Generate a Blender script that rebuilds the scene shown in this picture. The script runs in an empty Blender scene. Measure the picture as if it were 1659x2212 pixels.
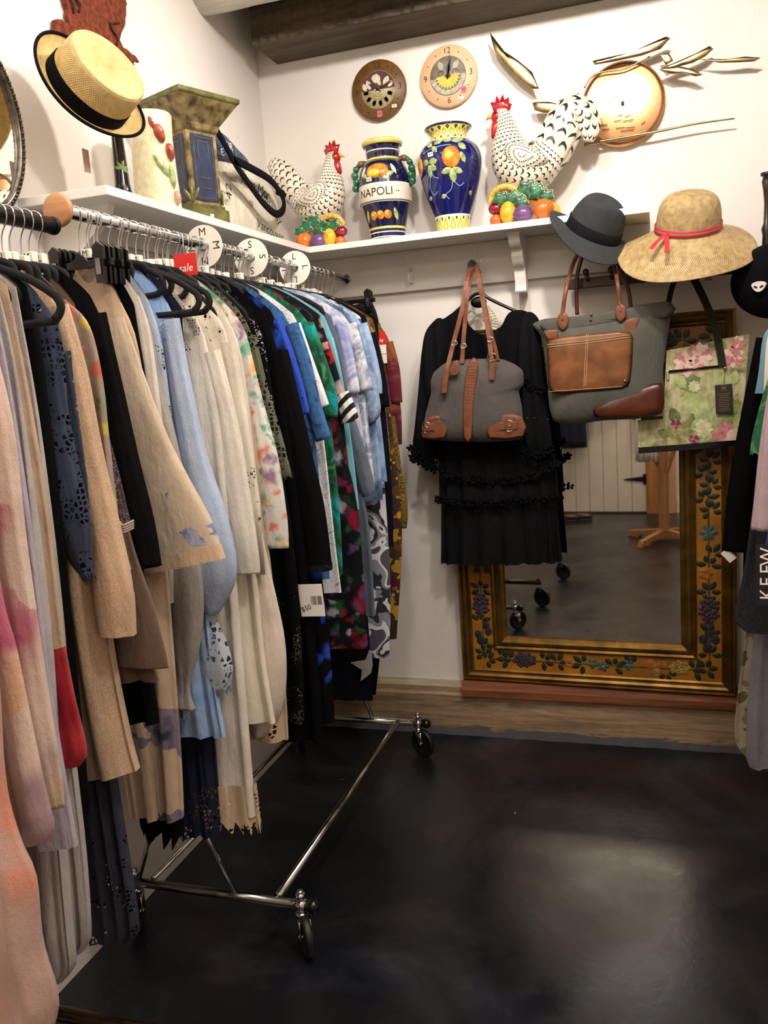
import bpy, bmesh, math, random
from mathutils import Vector, Matrix
import numpy as np
random.seed(7)
S = bpy.context.scene
COL = S.collection

# ---------------------------------------------------------------- camera
FPX = 1817.8
CAM = np.array([1.47, -3.265, 1.5])
YAW, PIT, ROL = [math.radians(a) for a in (-18.276, -9.409, -4.0275)]
FW = np.array([math.sin(YAW)*math.cos(PIT), math.cos(YAW)*math.cos(PIT), math.sin(PIT)])
R0 = np.array([math.cos(YAW), -math.sin(YAW), 0.0]); U0 = np.cross(R0, FW)
RT = R0*math.cos(ROL)+U0*math.sin(ROL); UP = -R0*math.sin(ROL)+U0*math.cos(ROL)
cd = bpy.data.cameras.new('camera'); cam = bpy.data.objects.new('camera', cd); COL.objects.link(cam)
cd.sensor_fit = 'VERTICAL'; cd.sensor_height = 36; cd.lens = FPX/2212*36
cd.clip_start = .05; cd.clip_end = 50
m = Matrix.Identity(4)
for i in range(3):
    m[i][0] = RT[i]; m[i][1] = UP[i]; m[i][2] = -FW[i]; m[i][3] = CAM[i]
cam.matrix_world = m
S.camera = cam

def at(px, py, y=None, x=None, z=None):
    """point of the real plane y=..., x=... or z=... that shows at a photo position"""
    d = RT*(px-829.5)/FPX-UP*(py-1106)/FPX+FW
    ax, v = (1, y) if y is not None else ((0, x) if x is not None else (2, z))
    t = (v-CAM[ax])/d[ax]
    return CAM+t*d
def dist(p): return float((np.array(p)-CAM)@FW)

# ---------------------------------------------------------------- light
def spot(loc, target, power, color, angle=90, blend=.8, size=.06):
    l = bpy.data.lights.new('spot_lamp', 'SPOT'); l.energy = power; l.color = color
    l.spot_size = math.radians(angle); l.spot_blend = blend; l.shadow_soft_size = size
    o = bpy.data.objects.new('spot_lamp', l); COL.objects.link(o); o.location = loc
    o.rotation_euler = (Vector(target)-Vector(loc)).to_track_quat('-Z', 'Y').to_euler()
def area(loc, target, power, color, sx, sy):  # soft fill light added under the ceiling to make up for the dim world
    l = bpy.data.lights.new('ceiling_fill', 'AREA'); l.energy = power; l.color = color
    l.shape = 'RECTANGLE'; l.size = sx; l.size_y = sy
    o = bpy.data.objects.new('ceiling_fill', l); COL.objects.link(o); o.location = loc
    o.rotation_euler = (Vector(target)-Vector(loc)).to_track_quat('-Z', 'Y').to_euler()
WARM = (1.0, .80, .60); NEUT = (1.0, .925, .845)
spot((1.45, -1.55, 2.93), (1.35, 0, 2.35), 105, NEUT, 80, .9)
spot((1.25, -1.05, 2.93), (0.1, -1.1, 1.95), 62, NEUT, 100, .8)
spot((.95, -1.5, 2.93), (.55, 0, 2.05), 44, NEUT, 95, .9)
spot((1.9, -2.2, 2.95), (.45, -1.45, 1.1), 70, NEUT, 100, .9, .1)
spot((1.35, -4.3, 2.9), (.2, -4.9, 1.0), 60, WARM, 120, .9, .1)
area((1.1, -2.2, 3.0), (1.1, -2.2, 0), 30, NEUT, 1.8, 1.6)
area((.6, -4.2, 2.95), (.6, -4.2, 0), 34, WARM, 1.6, .8)
w = bpy.data.worlds.new('world'); S.world = w; w.use_nodes = True
w.node_tree.nodes['Background'].inputs[0].default_value = (1, .88, .75, 1)
w.node_tree.nodes['Background'].inputs[1].default_value = .25
S.view_settings.view_transform = 'Standard'; S.view_settings.look = 'None'
S.view_settings.exposure = 0.12; S.view_settings.gamma = 1; S.view_settings.use_curve_mapping = False

# ---------------------------------------------------------------- materials
def srgb(c):
    if isinstance(c, str):
        c = c.lstrip('#'); c = [int(c[i:i+2], 16)/255 for i in (0, 2, 4)]
    return tuple(((v+.055)/1.055)**2.4 if v > .04045 else v/12.92 for v in c[:3])+(1,)
class NT:
    def __init__(s, name):
        s.m = bpy.data.materials.new(name); s.m.use_nodes = True
        s.t = s.m.node_tree; s.b = s.t.nodes['Principled BSDF']; s.out = s.t.nodes['Material Output']
    def n(s, typ, **kw):
        nd = s.t.nodes.new(typ)
        for k, v in kw.items(): setattr(nd, k, v)
        return nd
    def l(s, a, b): s.t.links.new(a, b)
    def inp(s, sock, v):
        if hasattr(v, 'is_linked') or hasattr(v, 'links'): s.l(v, sock)
        else: sock.default_value = v
    def math(s, op, a, b=0.0, c=0.0):
        nd = s.n('ShaderNodeMath', operation=op); s.inp(nd.inputs[0], a); s.inp(nd.inputs[1], b); s.inp(nd.inputs[2], c); return nd.outputs[0]
    def mix(s, f, a, b):
        nd = s.n('ShaderNodeMix', data_type='RGBA'); s.inp(nd.inputs[0], f); s.inp(nd.inputs[6], a); s.inp(nd.inputs[7], b); return nd.outputs[2]
    def coord(s, kind='Object', scale=(1, 1, 1), off=(0, 0, 0)):
        tc = s.n('ShaderNodeTexCoord'); mp = s.n('ShaderNodeMapping'); s.l(tc.outputs[kind], mp.inputs[0])
        mp.inputs['Scale'].default_value = scale; mp.inputs['Location'].default_value = off; return mp.outputs[0]
    def noise(s, v, sc, det=4, rough=.5, dist=0):
        nd = s.n('ShaderNodeTexNoise'); s.l(v, nd.inputs['Vector']); nd.inputs['Scale'].default_value = sc
        nd.inputs['Detail'].default_value = det; nd.inputs['Roughness'].default_value = rough; nd.inputs['Distortion'].default_value = dist
        return nd
    def vor(s, v, sc, feat='F1', rnd=1):
        nd = s.n('ShaderNodeTexVoronoi', feature=feat); s.l(v, nd.inputs['Vector']); nd.inputs['Scale'].default_value = sc
        nd.inputs['Randomness'].default_value = rnd; return nd
    def ramp(s, f, stops, interp='LINEAR'):
        nd = s.n('ShaderNodeValToRGB'); s.l(f, nd.inputs[0]); cr = nd.color_ramp; cr.interpolation = interp
        while len(cr.elements) < len(stops): cr.elements.new(.5)
        for e, (p, c) in zip(cr.elements, stops): e.position = p; e.color = c if len(c) == 4 else srgb(c)
        return nd.outputs[0]
    def bump(s, h, st=.3, d=.002):
        nd = s.n('ShaderNodeBump'); s.l(h, nd.inputs['Height']); nd.inputs['Strength'].default_value = st; nd.inputs['Distance'].default_value = d
        s.l(nd.outputs[0], s.b.inputs['Normal'])
    def set(s, **kw):
        for k, v in kw.items(): s.inp(s.b.inputs[k.replace('_', ' ')], v)
CACHE = {}
def plain(name, c, rough=.5, metal=0, var=.12, sc=20, bump=0, bsc=200, coat=0, off=0):
    if name in CACHE: return CACHE[name]
    t = NT(name); v = t.coord(off=(off, off, off)); n = t.noise(v, sc)
    c = srgb(c); dk = tuple(a*(1-var*1.6) for a in c[:3])+(1,); lt = tuple(min(1, a*(1+var)) for a in c[:3])+(1,)
    t.set(Base_Color=t.ramp(n.outputs[0], [(.3, dk), (.7, lt)]), Roughness=rough, Metallic=metal)
    if coat: t.b.inputs['Coat Weight'].default_value = coat; t.b.inputs['Coat Roughness'].default_value = .05
    if bump: t.bump(t.noise(v, bsc).outputs[0], bump)
    CACHE[name] = t.m; return t.m
def fab(name, base, pal=(), kind='plain', sc=18, cover=.5, rough=.85, lace=None, net=140, solid=.55, weave=700, off=None, sheer=0, stripe=None):
    """cloth: base colour with its woven or printed pattern; lace = (z_low, z_high) ranges with real holes"""
    if name in CACHE: return CACHE[name]
    t = NT(name); off = random.random()*9 if off is None else off
    v = t.coord(off=(off, off*1.7, off*.6)); vz = t.n('ShaderNodeNewGeometry').outputs['Position']
    b = srgb(base); n = t.noise(v, 9)
    dk = tuple(a*.82 for a in b[:3])+(1,); lt = tuple(min(1, a*1.08) for a in b[:3])+(1,)
    col = t.ramp(n.outputs[0], [(.3, dk), (.7, lt)])
    if kind == 'heather':
        nn = t.noise(t.coord(scale=(1, 1, .5), off=(off, 0, 0)), 520, 3, .7)
        col = t.mix(t.math('MULTIPLY', t.math('GREATER_THAN', nn.outputs[0], .52), .25), col, srgb(pal[0]))
    dn = t.n('ShaderNodeVectorMath', operation='ADD'); sc_ = t.n('ShaderNodeVectorMath', operation='SCALE')
    ns = t.noise(v, sc*1.5, 3); t.l(ns.outputs[1], sc_.inputs[0]); sc_.inputs['Scale'].default_value = .9/sc
    t.l(v, dn.inputs[0]); t.l(sc_.outputs[0], dn.inputs[1]); dv = dn.outputs[0]
    if kind == 'floral':
        vo = t.vor(dv, sc); mask = t.math('LESS_THAN', vo.outputs['Distance'], cover)
        sep = t.n('ShaderNodeSeparateColor'); t.l(vo.outputs['Color'], sep.inputs[0])
        k = len(pal); cc = t.ramp(sep.outputs[0], [(i/k, p) for i, p in enumerate(pal)], 'CONSTANT')
        cen = t.math('LESS_THAN', vo.outputs['Distance'], cover*.35)
        cc = t.mix(t.math('MULTIPLY', cen, .5), cc, srgb(pal[0]))
        col = t.mix(mask, col, cc)
        vo2 = t.vor(v, sc*2.3); m2 = t.math('LESS_THAN', vo2.outputs['Distance'], cover*.45)
        sep2 = t.n('ShaderNodeSeparateColor'); t.l(vo2.outputs['Color'], sep2.inputs[0])
        col = t.mix(m2, col, t.ramp(sep2.outputs[1], [(i/k, p) for i, p in enumerate(pal[::-1])], 'CONSTANT'))
    if kind == 'wash':
        for q in range(2):
            vo = t.vor(dv, sc*(1+.7*q)); mr = t.n('ShaderNodeMapRange'); mr.interpolation_type = 'SMOOTHSTEP'; t.l(vo.outputs['Distance'], mr.inputs[0])
            mr.inputs[1].default_value = cover; mr.inputs[2].default_value = cover*.35; mr.inputs[3].default_value = 0; mr.inputs[4].default_value = .85
            sep = t.n('ShaderNodeSeparateColor'); t.l(vo.outputs['Color'], sep.inputs[0]); k = len(pal)
            col = t.mix(mr.outputs[0], col, t.ramp(sep.outputs[q], [(i/k, p) for i, p in enumerate(pal)], 'CONSTANT'))
    if kind == 'water':
        nn = t.noise(v, sc, 5, .55, 1.2); k = len(pal)
        col = t.ramp(nn.outputs[0], [(.28+.44*i/max(1, k-1), p) for i, p in enumerate(pal)])
    if kind == 'camo':
        nn = t.noise(v, sc, 2, .4, .8); k = len(pal)
        col = t.ramp(nn.outputs[0], [(0 if i == 0 else .34+.34*i/k, p) for i, p in enumerate(pal)], 'CONSTANT')
    if kind == 'scroll':
        nn = t.noise(v, sc, 2, .4, 2.5); f = t.math('FRACT', t.math('MULTIPLY', nn.outputs[0], 9))
        col = t.mix(t.math('GREATER_THAN', f, cover), col, srgb(pal[0]))
    if kind == 'stripe':
        sep = t.n('ShaderNodeSeparateXYZ'); t.l(t.coord(), sep.inputs[0])
        u = t.math('ADD', sep.outputs[2], t.math('MULTIPLY', sep.outputs[0], stripe or .35))
        f = t.math('FRACT', t.math('MULTIPLY', u, sc)); col = t.mix(t.math('GREATER_THAN', f, .5), col, srgb(pal[0]))
    if kind == 'spots':   # isolated blotches between z limits given in cover=(zlo,zhi)
        nn = t.noise(v, sc, 3, .5, .5); sep = t.n('ShaderNodeSeparateXYZ'); t.l(vz, sep.inputs[0])
        band = t.math('MULTIPLY', t.math('GREATER_THAN', sep.outputs[2], cover[0]), t.math('LESS_THAN', sep.outputs[2], cover[1]))
        mk = t.math('MULTIPLY', band, t.math('GREATER_THAN', nn.outputs[0], cover[2] if len(cover) > 2 else .53))
        cc = t.ramp(t.noise(v, sc*2.2).outputs[0], [(.35+.3*i/max(1, len(pal)-1), p) for i, p in enumerate(pal)])
        col = t.mix(mk, col, cc)
    t.set(Base_Color=col, Roughness=rough); t.b.inputs['Specular IOR Level'].default_value = .2 if max(b[:3]) > .02 else .08
    t.b.inputs['Sheen Weight'].default_value = .12 if max(b[:3]) > .08 else 0
    if kind == 'sequin':
        vo = t.vor(v, 420); sep = t.n('ShaderNodeSeparateColor'); t.l(vo.outputs['Color'], sep.inputs[0])
        g = t.math('GREATER_THAN', t.math('MULTIPLY', sep.outputs[0], t.noise(v, 14).outputs[0]), .5)
        t.set(Metallic=g, Roughness=t.math('SUBTRACT', .85, t.math('MULTIPLY', g, .6)), Base_Color=t.mix(g, col, srgb('#c8c8c8')))
    h = t.noise(v, weave, 2).outputs[0]
    wr = t.noise(t.coord(scale=(1, 1, .35), off=(off, 0, 0)), 22, 4, .6).outputs[0]
    t.bump(t.math('ADD', t.math('MULTIPLY', h, .25), t.math('MULTIPLY', wr, 2.2)), .55, .008)
    if lace or sheer:
        if lace:
            e = t.vor(v, net, 'DISTANCE_TO_EDGE', .6).outputs['Distance']
            line = t.math('LESS_THAN', e, .16)
            fl = t.math('GREATER_THAN', t.noise(v, net*.28, 2).outputs[0], solid)
            a = t.math('MAXIMUM', line, fl); sep = t.n('ShaderNodeSeparateXYZ'); t.l(vz, sep.inputs[0]); zone = None
            for lo, hi in lace:
                zz = t.math('MULTIPLY', t.math('GREATER_THAN', sep.outputs[2], lo), t.math('LESS_THAN', sep.outputs[2], hi))
                zone = zz if zone is None else t.math('MAXIMUM', zone, zz)
            a = t.math('MAXIMUM', a, t.math('SUBTRACT', 1, zone))
        else: a = 1-sheer
        t.set(Alpha=a)
    CACHE[name] = t.m; return t.m
def glaze(name, c, var=.15, sc=14, rough=.12): return plain(name, c, rough, 0, var, sc, coat=.6)

# ---------------------------------------------------------------- mesh builder
class MB:
    def __init__(s): s.v = []; s.f = []; s.mi = []; s.uv = {}; s.sm = []
    def add(s, vs, fs, mi=0, uvs=None, smooth=True, M=None):
        o = len(s.v); s.v += [tuple(M @ Vector(p)) if M else tuple(p) for p in vs]
        for k, f in enumerate(fs):
            if uvs is not None: s.uv[len(s.f)] = [uvs[k][j] if isinstance(uvs, dict) else uvs[i] for j, i in enumerate(f)]
            s.f.append([i+o for i in f]); s.mi.append(mi); s.sm.append(smooth)
        return s
    def box(s, lo, hi, mi=0, M=None, b=0):
        x0, y0, z0 = lo; x1, y1, z1 = hi
        if b <= 0:
            vs = [(x, y, z) for z in (z0, z1) for y in (y0, y1) for x in (x0, x1)]
            return s.add(vs, [(0, 2, 3, 1), (4, 5, 7, 6), (0, 1, 5, 4), (2, 6, 7, 3), (0, 4, 6, 2), (1, 3, 7, 5)], mi, None, False, M)
        bm = bmesh.new(); bmesh.ops.create_cube(bm, size=1)
        for v in bm.verts: v.co = Vector(((x0+x1)/2+v.co.x*(x1-x0), (y0+y1)/2+v.co.y*(y1-y0), (z0+z1)/2+v.co.z*(z1-z0)))
        bmesh.ops.bevel(bm, geom=bm.edges[:], offset=b, segments=2, affect='EDGES', profile=.6)
        bm.verts.index_update(); vs = [v.co[:] for v in bm.verts]; fs = [[v.index for v in f.verts] for f in bm.faces]; bm.free()
        return s.add(vs, fs, mi, None, False, M)
    def loft(s, rings, mi=0, closed=True, caps=True, uv=None, smooth=True, M=None):
        n = len(rings[0]); vs = [p for r in rings for p in r]; fs = []; uvs = []
        for i in range(len(rings)-1):
            for j in range(n if closed else n-1):
                k = (j+1) % n; fs.append((i*n+j, i*n+k, (i+1)*n+k, (i+1)*n+j))
                if uv: uvs.append([(uv[0]*j/n, uv[1]*i/(len(rings)-1)), (uv[0]*(j+1)/n, uv[1]*i/(len(rings)-1)), (uv[0]*(j+1)/n, uv[1]*(i+1)/(len(rings)-1)), (uv[0]*j/n, uv[1]*(i+1)/(len(rings)-1))])
        if caps and closed:
            fs.append(tuple(range(n))[::-1]); fs.append(tuple(range((len(rings)-1)*n, len(rings)*n)))
            if uv: uvs += [[(0, 0)]*n, [(0, 0)]*n]
        o = len(s.f); s.add(vs, fs, mi, None, smooth, M)
        if uv:
            for k, u in enumerate(uvs): s.uv[o+k] = u
        return s
    def tube(s, pts, r, n=10, mi=0, caps=True, M=None, ry=None):
        pts = [Vector(p) for p in pts]; rings = []; prev = None
        rs = r if isinstance(r, (list, tuple)) else [r]*len(pts)
        for i, p in enumerate(pts):
            d = (pts[min(i+1, len(pts)-1)]-pts[max(i-1, 0)]).normalized()
            if prev is None:
                a = Vector((0, 1, 0)) if abs(d.y) < .9 else Vector((1, 0, 0)); u = d.cross(a).normalized()
            else: u = (prev-d*prev.dot(d)).normalized()
            prev = u; w_ = d.cross(u)
            rings.append([p+u*math.cos(2*math.pi*k/n)*rs[i]+w_*math.sin(2*math.pi*k/n)*(rs[i] if ry is None else ry) for k in range(n)])
        return s.loft(rings, mi, True, caps, None, True, M)
    def cyl(s, a, b, r, n=20, mi=0, M=None, r2=None):
        return s.tube([a, b], [r, r if r2 is None else r2], n, mi, True, M)
    def lathe(s, prof, n=40, mi=0, uv=None, M=None, caps=True, sc=(1, 1), wob=None):
        rings = [[(r*math.cos(2*math.pi*k/n)*sc[0], r*math.sin(2*math.pi*k/n)*sc[1], z+(wob(2*math.pi*k/n, r, z) if wob else 0)) for k in range(n)] for r, z in prof]
        return s.loft(rings, mi, True, caps, uv, True, M)
    def ball(s, c, r, mi=0, n=16, sc=(1, 1, 1), M=None, rib=0, kr=8):
        rings = []
        for i in range(n//2+1):
            a = math.pi*i/(n//2); rr = max(1e-4, math.sin(a))
            rings.append([(c[0]+r*sc[0]*rr*math.cos(2*math.pi*k/n)*(1-rib*abs(math.cos(kr/2*2*math.pi*k/n))), c[1]+r*sc[1]*rr*math.sin(2*math.pi*k/n)*(1-rib*abs(math.cos(kr/2*2*math.pi*k/n))), c[2]-r*sc[2]*math.cos(a)) for k in range(n)])
        return s.loft(rings, mi, True, False, None, True, M)
    def slab(s, pts, y0, y1, mi=0, M=None):
        """outline in x-z, thickness in y"""
        n = len(pts); vs = [(p[0], y0, p[1]) for p in pts]+[(p[0], y1, p[1]) for p in pts]
        fs = [tuple(range(n)), tuple(range(2*n-1, n-1, -1))]+[(i, i+n, (i+1) % n+n, (i+1) % n) for i in range(n)]
        return s.add(vs, fs, mi, None, False, M)
    def pillow(s, pts, yc, th, mi=0, n=8, cen=None, M=None, p=.5, flat_back=False, uv=False):
        """puffy solid of a star-shaped x-z outline"""
        cx = sum(q[0] for q in pts)/len(pts) if cen is None else cen[0]; cz = sum(q[1] for q in pts)/len(pts) if cen is None else cen[1]
        rings = []
        for sgn in (-1, 1):
            rr = []
            for i in range(n+1):
                t = 1-(1-i/n)**1.6; sc = i/n; sc = 1-(1-sc)**1.7
                d = th*(1-sc**3)**p*sgn*(0.15 if flat_back and sgn > 0 else 1)
                rr.append([(cx+(q[0]-cx)*max(sc, .001), yc+d, cz+(q[1]-cz)*max(sc, .001)) for q in pts])
            rings += rr if sgn < 0 else rr[::-1][1:]
        return s.loft(rings, mi, True, False, None, True, M)
    def build(s, name, mats, parent=None, sub=0):
        me = bpy.data.meshes.new(name); o = bpy.data.objects.new(name, me); COL.objects.link(o)
        vs = s.v
        if parent is not None:
            o.parent = parent; bas = WL(parent); vs = [(p[0]-bas[0], p[1]-bas[1], p[2]-bas[2]) for p in vs]
        me.from_pydata(vs, [], s.f)
        for mm in (mats if isinstance(mats, (list, tuple)) else [mats]): me.materials.append(mm)
        me.polygons.foreach_set('material_index', s.mi); me.polygons.foreach_set('use_smooth', s.sm)
        if s.uv:
            ul = me.uv_layers.new(name='uv')
            for k, us in s.uv.items():
                for li, u in zip(me.polygons[k].loop_indices, us): ul.data[li].uv = u
        me.update()
        bm = bmesh.new(); bm.from_mesh(me); bmesh.ops.recalc_face_normals(bm, faces=bm.faces[:]); bm.to_mesh(me); bm.free()
        if sub:
            md = o.modifiers.new('smooth', 'SUBSURF'); md.levels = sub; md.render_levels = sub
        return o
def WL(o):
    v = Vector((0, 0, 0))
    while o is not None: v += o.location; o = o.parent
    return v
def tag(o, label, cat, group=None, kind=None):
    if label: o['label'] = label
    if cat: o['category'] = cat
    if group: o['group'] = group
    if kind: o['kind'] = kind
    return o
def thing(name, label, cat, loc=(0, 0, 0), group=None):
    o = bpy.data.objects.new(name, None); COL.objects.link(o); o.location = loc; o.empty_display_size = .05
    return tag(o, label, cat, group)
def struct(name, mb, m): return tag(mb.build(name, m), None, None, None, 'structure')
FONTC = {}
def glyphs(txt, size, sh=0.0, depth=0):
    """flat triangles of a line of lettering, centred, in x-y"""
    c = bpy.data.curves.new('t', 'FONT'); c.body = txt; c.size = size; c.align_x = 'CENTER'; c.align_y = 'CENTER'; c.shear = sh; c.extrude = depth
    c.resolution_u = 3
    o = bpy.data.objects.new('t', c); COL.objects.link(o)
    me = bpy.data.meshes.new_from_object(o); vs = [v.co[:] for v in me.vertices]; fs = [list(p.vertices) for p in me.polygons]
    bpy.data.objects.remove(o); bpy.data.meshes.remove(me); bpy.data.curves.remove(c)
    return vs, fs
def frame(origin, xa, ya):
    xa = Vector(xa).normalized(); ya = Vector(ya); ya = (ya-xa*ya.dot(xa)).normalized(); za = xa.cross(ya)
    M = Matrix.Identity(4)
    for i in range(3): M[i][0] = xa[i]; M[i][1] = ya[i]; M[i][2] = za[i]; M[i][3] = origin[i]
    return M
def text(mb, txt, size, M, mi=0, sh=0):
    vs, fs = glyphs(txt, size, sh); mb.add(vs, fs, mi, None, False, M)
def arc(cx, cz, r, a0, a1, n, y=None):
    out = []
    for i in range(n+1):
        a = math.radians(a0+(a1-a0)*i/n); out.append((cx+r*math.cos(a), cz+r*math.sin(a)) if y is None else (cx+r*math.cos(a), y, cz+r*math.sin(a)))
    return out
def smooth(pts, k=6):
    """Catmull-Rom through points of any dimension"""
    P = [np.array(p, float) for p in pts]; out = []
    for i in range(len(P)-1):
        a = P[max(i-1, 0)]; b = P[i]; c = P[i+1]; d = P[min(i+2, len(P)-1)]
        for j in range(k):
            t = j/k; out.append(.5*((2*b)+(c-a)*t+(2*a-5*b+4*c-d)*t*t+(3*b-a-3*c+d)*t**3))
    out.append(P[-1]); return [tuple(q) for q in out]
def loop_smooth(pts, k=5):
    n = len(pts); P = [np.array(p, float) for p in pts]; out = []
    for i in range(n):
        a, b, c, d = P[i-1], P[i], P[(i+1) % n], P[(i+2) % n]
        for j in range(k):
            t = j/k; out.append(tuple(.5*((2*b)+(c-a)*t+(2*a-5*b+4*c-d)*t*t+(3*b-a-3*c+d)*t**3)))
    return out
def pp(pts, y): return [(lambda q: (q[0], q[2]))(at(a, b, y=y)) for a, b in pts]

CHROME = plain('chrome', '#d8d8d8', .12, 1, .03)
STEEL = plain('dark_chrome', '#8a8784', .2, 1, .08)
BRASS = plain('aged_brass', '#a8946a', .3, 1, .3)
BLACKM = plain('black_pipe', '#1c1b1b', .35, .6, .2)
RUBBER = plain('black_rubber', '#101010', .5, 0, .1)
VELVET = plain('black_velvet', '#0b0b0c', .9, 0, .2)
BLACKP = plain('black_plastic', '#0d0d0d', .2, 0, .1)
WHITEP = plain('white_plastic', '#ece6da', .4, 0, .03)
INK = plain('black_ink', '#15151a', .6, 0, .05)
REDC = plain('red_card', '#d8231c', .5, 0, .04)
WHITEC = plain('white_card', '#efeae4', .6, 0, .03)
REDW = plain('white_ink', '#f4efe8', .6, 0, .02)

# ---------------------------------------------------------------- the room
def wallmat(name, c, var=.03):
    t = NT(name); v = t.coord(); n = t.noise(v, 2.2, 5); c = srgb(c)
    t.set(Base_Color=t.ramp(n.outputs[0], [(.3, tuple(a*(1-var) for a in c[:3])+(1,)), (.7, c)]), Roughness=.75)
    t.bump(t.math('ADD', t.noise(v, 5, 5).outputs[0], t.math('MULTIPLY', t.noise(v, 160, 3).outputs[0], .12)), .25, .01); return t.m
WALL = wallmat('white_plaster', '#e6dfd8')
CEIL = wallmat('ceiling_plaster', '#d9d2c8')
def floormat():
    t = NT('black_stained_concrete'); v = t.coord(); n = t.noise(v, 1.7, 7, .62, .6); n2 = t.noise(v, 3.1, 6, .6, .3)
    a = t.ramp(n.outputs[0], [(.3, (.004, .004, .005, 1)), (.5, (.009, .0085, .0095, 1)), (.62, (.022, .021, .023, 1)), (.8, (.06, .06, .06, 1))])
    tint = t.ramp(n2.outputs[0], [(.35, (.62, .75, 1.1, 1)), (.5, (.9, .95, 1, 1)), (.66, (1.25, .95, .82, 1))])
    mm = t.n('ShaderNodeMix', data_type='RGBA', blend_type='MULTIPLY'); mm.inputs[0].default_value = 1
    t.l(a, mm.inputs[6]); t.l(tint, mm.inputs[7])
    sp = t.vor(v, 9); s2 = t.n('ShaderNodeSeparateColor'); t.l(sp.outputs['Color'], s2.inputs[0])
    lint = t.math('MULTIPLY', t.math('LESS_THAN', sp.outputs['Distance'], .03), t.math('GREATER_THAN', s2.outputs[0], .86))
    t.set(Base_Color=t.mix(lint, mm.outputs[2], (.5, .48, .44, 1)), Roughness=t.ramp(n2.outputs[0], [(.3, (.22,)*3+(1,)), (.7, (.42,)*3+(1,))]))
    t.bump(t.noise(v, 40, 5).outputs[0], .12, .004); return t.m
FLOOR = floormat()
def wood(name, c1, c2, axis=0, sc=1, rough=.65, worn=None):
    t = NT(name); s_ = [16*sc]*3; s_[axis] = 1.2*sc; v = t.coord(scale=tuple(s_)); n = t.noise(v, 1.6, 7, .65, .8); n2 = t.noise(v, 7, 3, .6)
    f = t.math('ADD', t.math('MULTIPLY', n.outputs[0], .7), t.math('MULTIPLY', n2.outputs[0], .3))
    col = t.ramp(f, [(.35, c1), (.65, c2)])
    if worn:
        sep = t.n('ShaderNodeSeparateXYZ'); t.l(t.coord(), sep.inputs[0])
        g = t.math('ADD', sep.outputs[2], t.math('MULTIPLY', t.noise(t.coord(scale=(4, 4, 25)), 2.5, 5, .7).outputs[0], .10))
        col = t.mix(t.math('LESS_THAN', g, worn[1]), col, srgb(worn[0]))
    t.set(Base_Color=col, Roughness=rough); t.bump(f, .5, .004); return t.m
OLDBEAM = wood('weathered_sill_timber', '#6a5640', '#b09474', 0, 1, .8, ('#5a5a5e', .088))
BEAM = wood('dark_ceiling_timber', '#211a12', '#5a4a34', 0, 1, .7)
PAINTW = wood('whitewashed_timber', '#b9b4a8', '#dcd7cc', 0, 1, .6)
REDWOOD = wood('reddish_board', '#5c3018', '#9a5c34', 0, 1, .6)
PINE = wood('pine', '#8a5a30', '#c08a54', 2, 1, .5)
SHELFW = plain('white_shelf_paint', '#e8e4dc', .35, 0, .02, 6)

struct('floor', MB().box((-2.0, -5.3, -.06), (2.9, .1, 0)), FLOOR)
struct('ceiling', MB().box((-2.0, -5.3, 3.05), (2.9, .1, 3.12)), CEIL)
struct('wall_back', MB().box((-2.0, 0, 0), (2.9, .1, 3.05)), WALL)
struct('wall_left', MB().box((-.1, -2.95, 0), (0, 0, 3.05)), WALL)
struct('wall_right', MB().box((2.35, -5.3, 0), (2.45, 0, 3.05)), WALL)
struct('wall_hall', MB().box((-2.0, -5.3, 0), (-1.9, 0, 3.05)), WALL)
struct('wall_front', MB().box((-1.9, -5.3, 0), (2.35, -5.2, 3.05)), WALL)
# sill timber along the foot of the back wall
def rough_beam(name, x0, x1, y0, y1, z0, z1, m, amp=.004, n=90, seed=1):
    rnd = random.Random(seed); rings = []
    for i in range(n+1):
        x = x0+(x1-x0)*i/n; a = [rnd.uniform(-amp, amp) for _ in range(8)]
        rings.append([(x, y0+a[0], z0), (x, y0+a[1]*.5-.002, (z0+z1)/2), (x, y0+.006+a[2]*.6, z1-.008+a[3]*.5), (x, y0+.02, z1+a[4]*.5), (x, y1, z1), (x, y1, z0)])
    return struct(name, MB().loft(rings, smooth=False), m)
rough_beam('trim_1', .02, 2.34, -.07, 0, 0, .178, OLDBEAM, .003)
rough_beam('trim_2', .02, 2.34, -.035, 0, .178, .212, wood('pale_sill_board', '#8a7a5e', '#b8a88c', 0, 1, .8), .002, 90, 4)
rough_beam('trim_3', .70, 1.80, -.09, -.001, .18, .236, REDWOOD, .001, 30, 3)
# timbers near the ceiling
rough_beam('trim_4', .085, 2.34, -.226, -.001, 2.712, 3.05, BEAM, .007, 120, 5)
prof = [(-.40, 3.05), (-.402, 2.775), (-.415, 2.756), (-.44, 2.758), (-.49, 2.785), (-.56, 2.83), (-.62, 2.90), (-.64, 3.05)]
struct('trim_5', MB().loft([[(x, a, b+random.uniform(-.002, .002)) for a, b in prof] for x in [0+.1*i for i in range(24)]]), PAINTW)
# hook board under the shelf
HB = MB().box((.0, -.020, 1.803), (1.46, 0, 1.955), b=.003)
struct('trim_6', HB, SHELFW)
# wood strip behind / left wall foot

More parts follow.
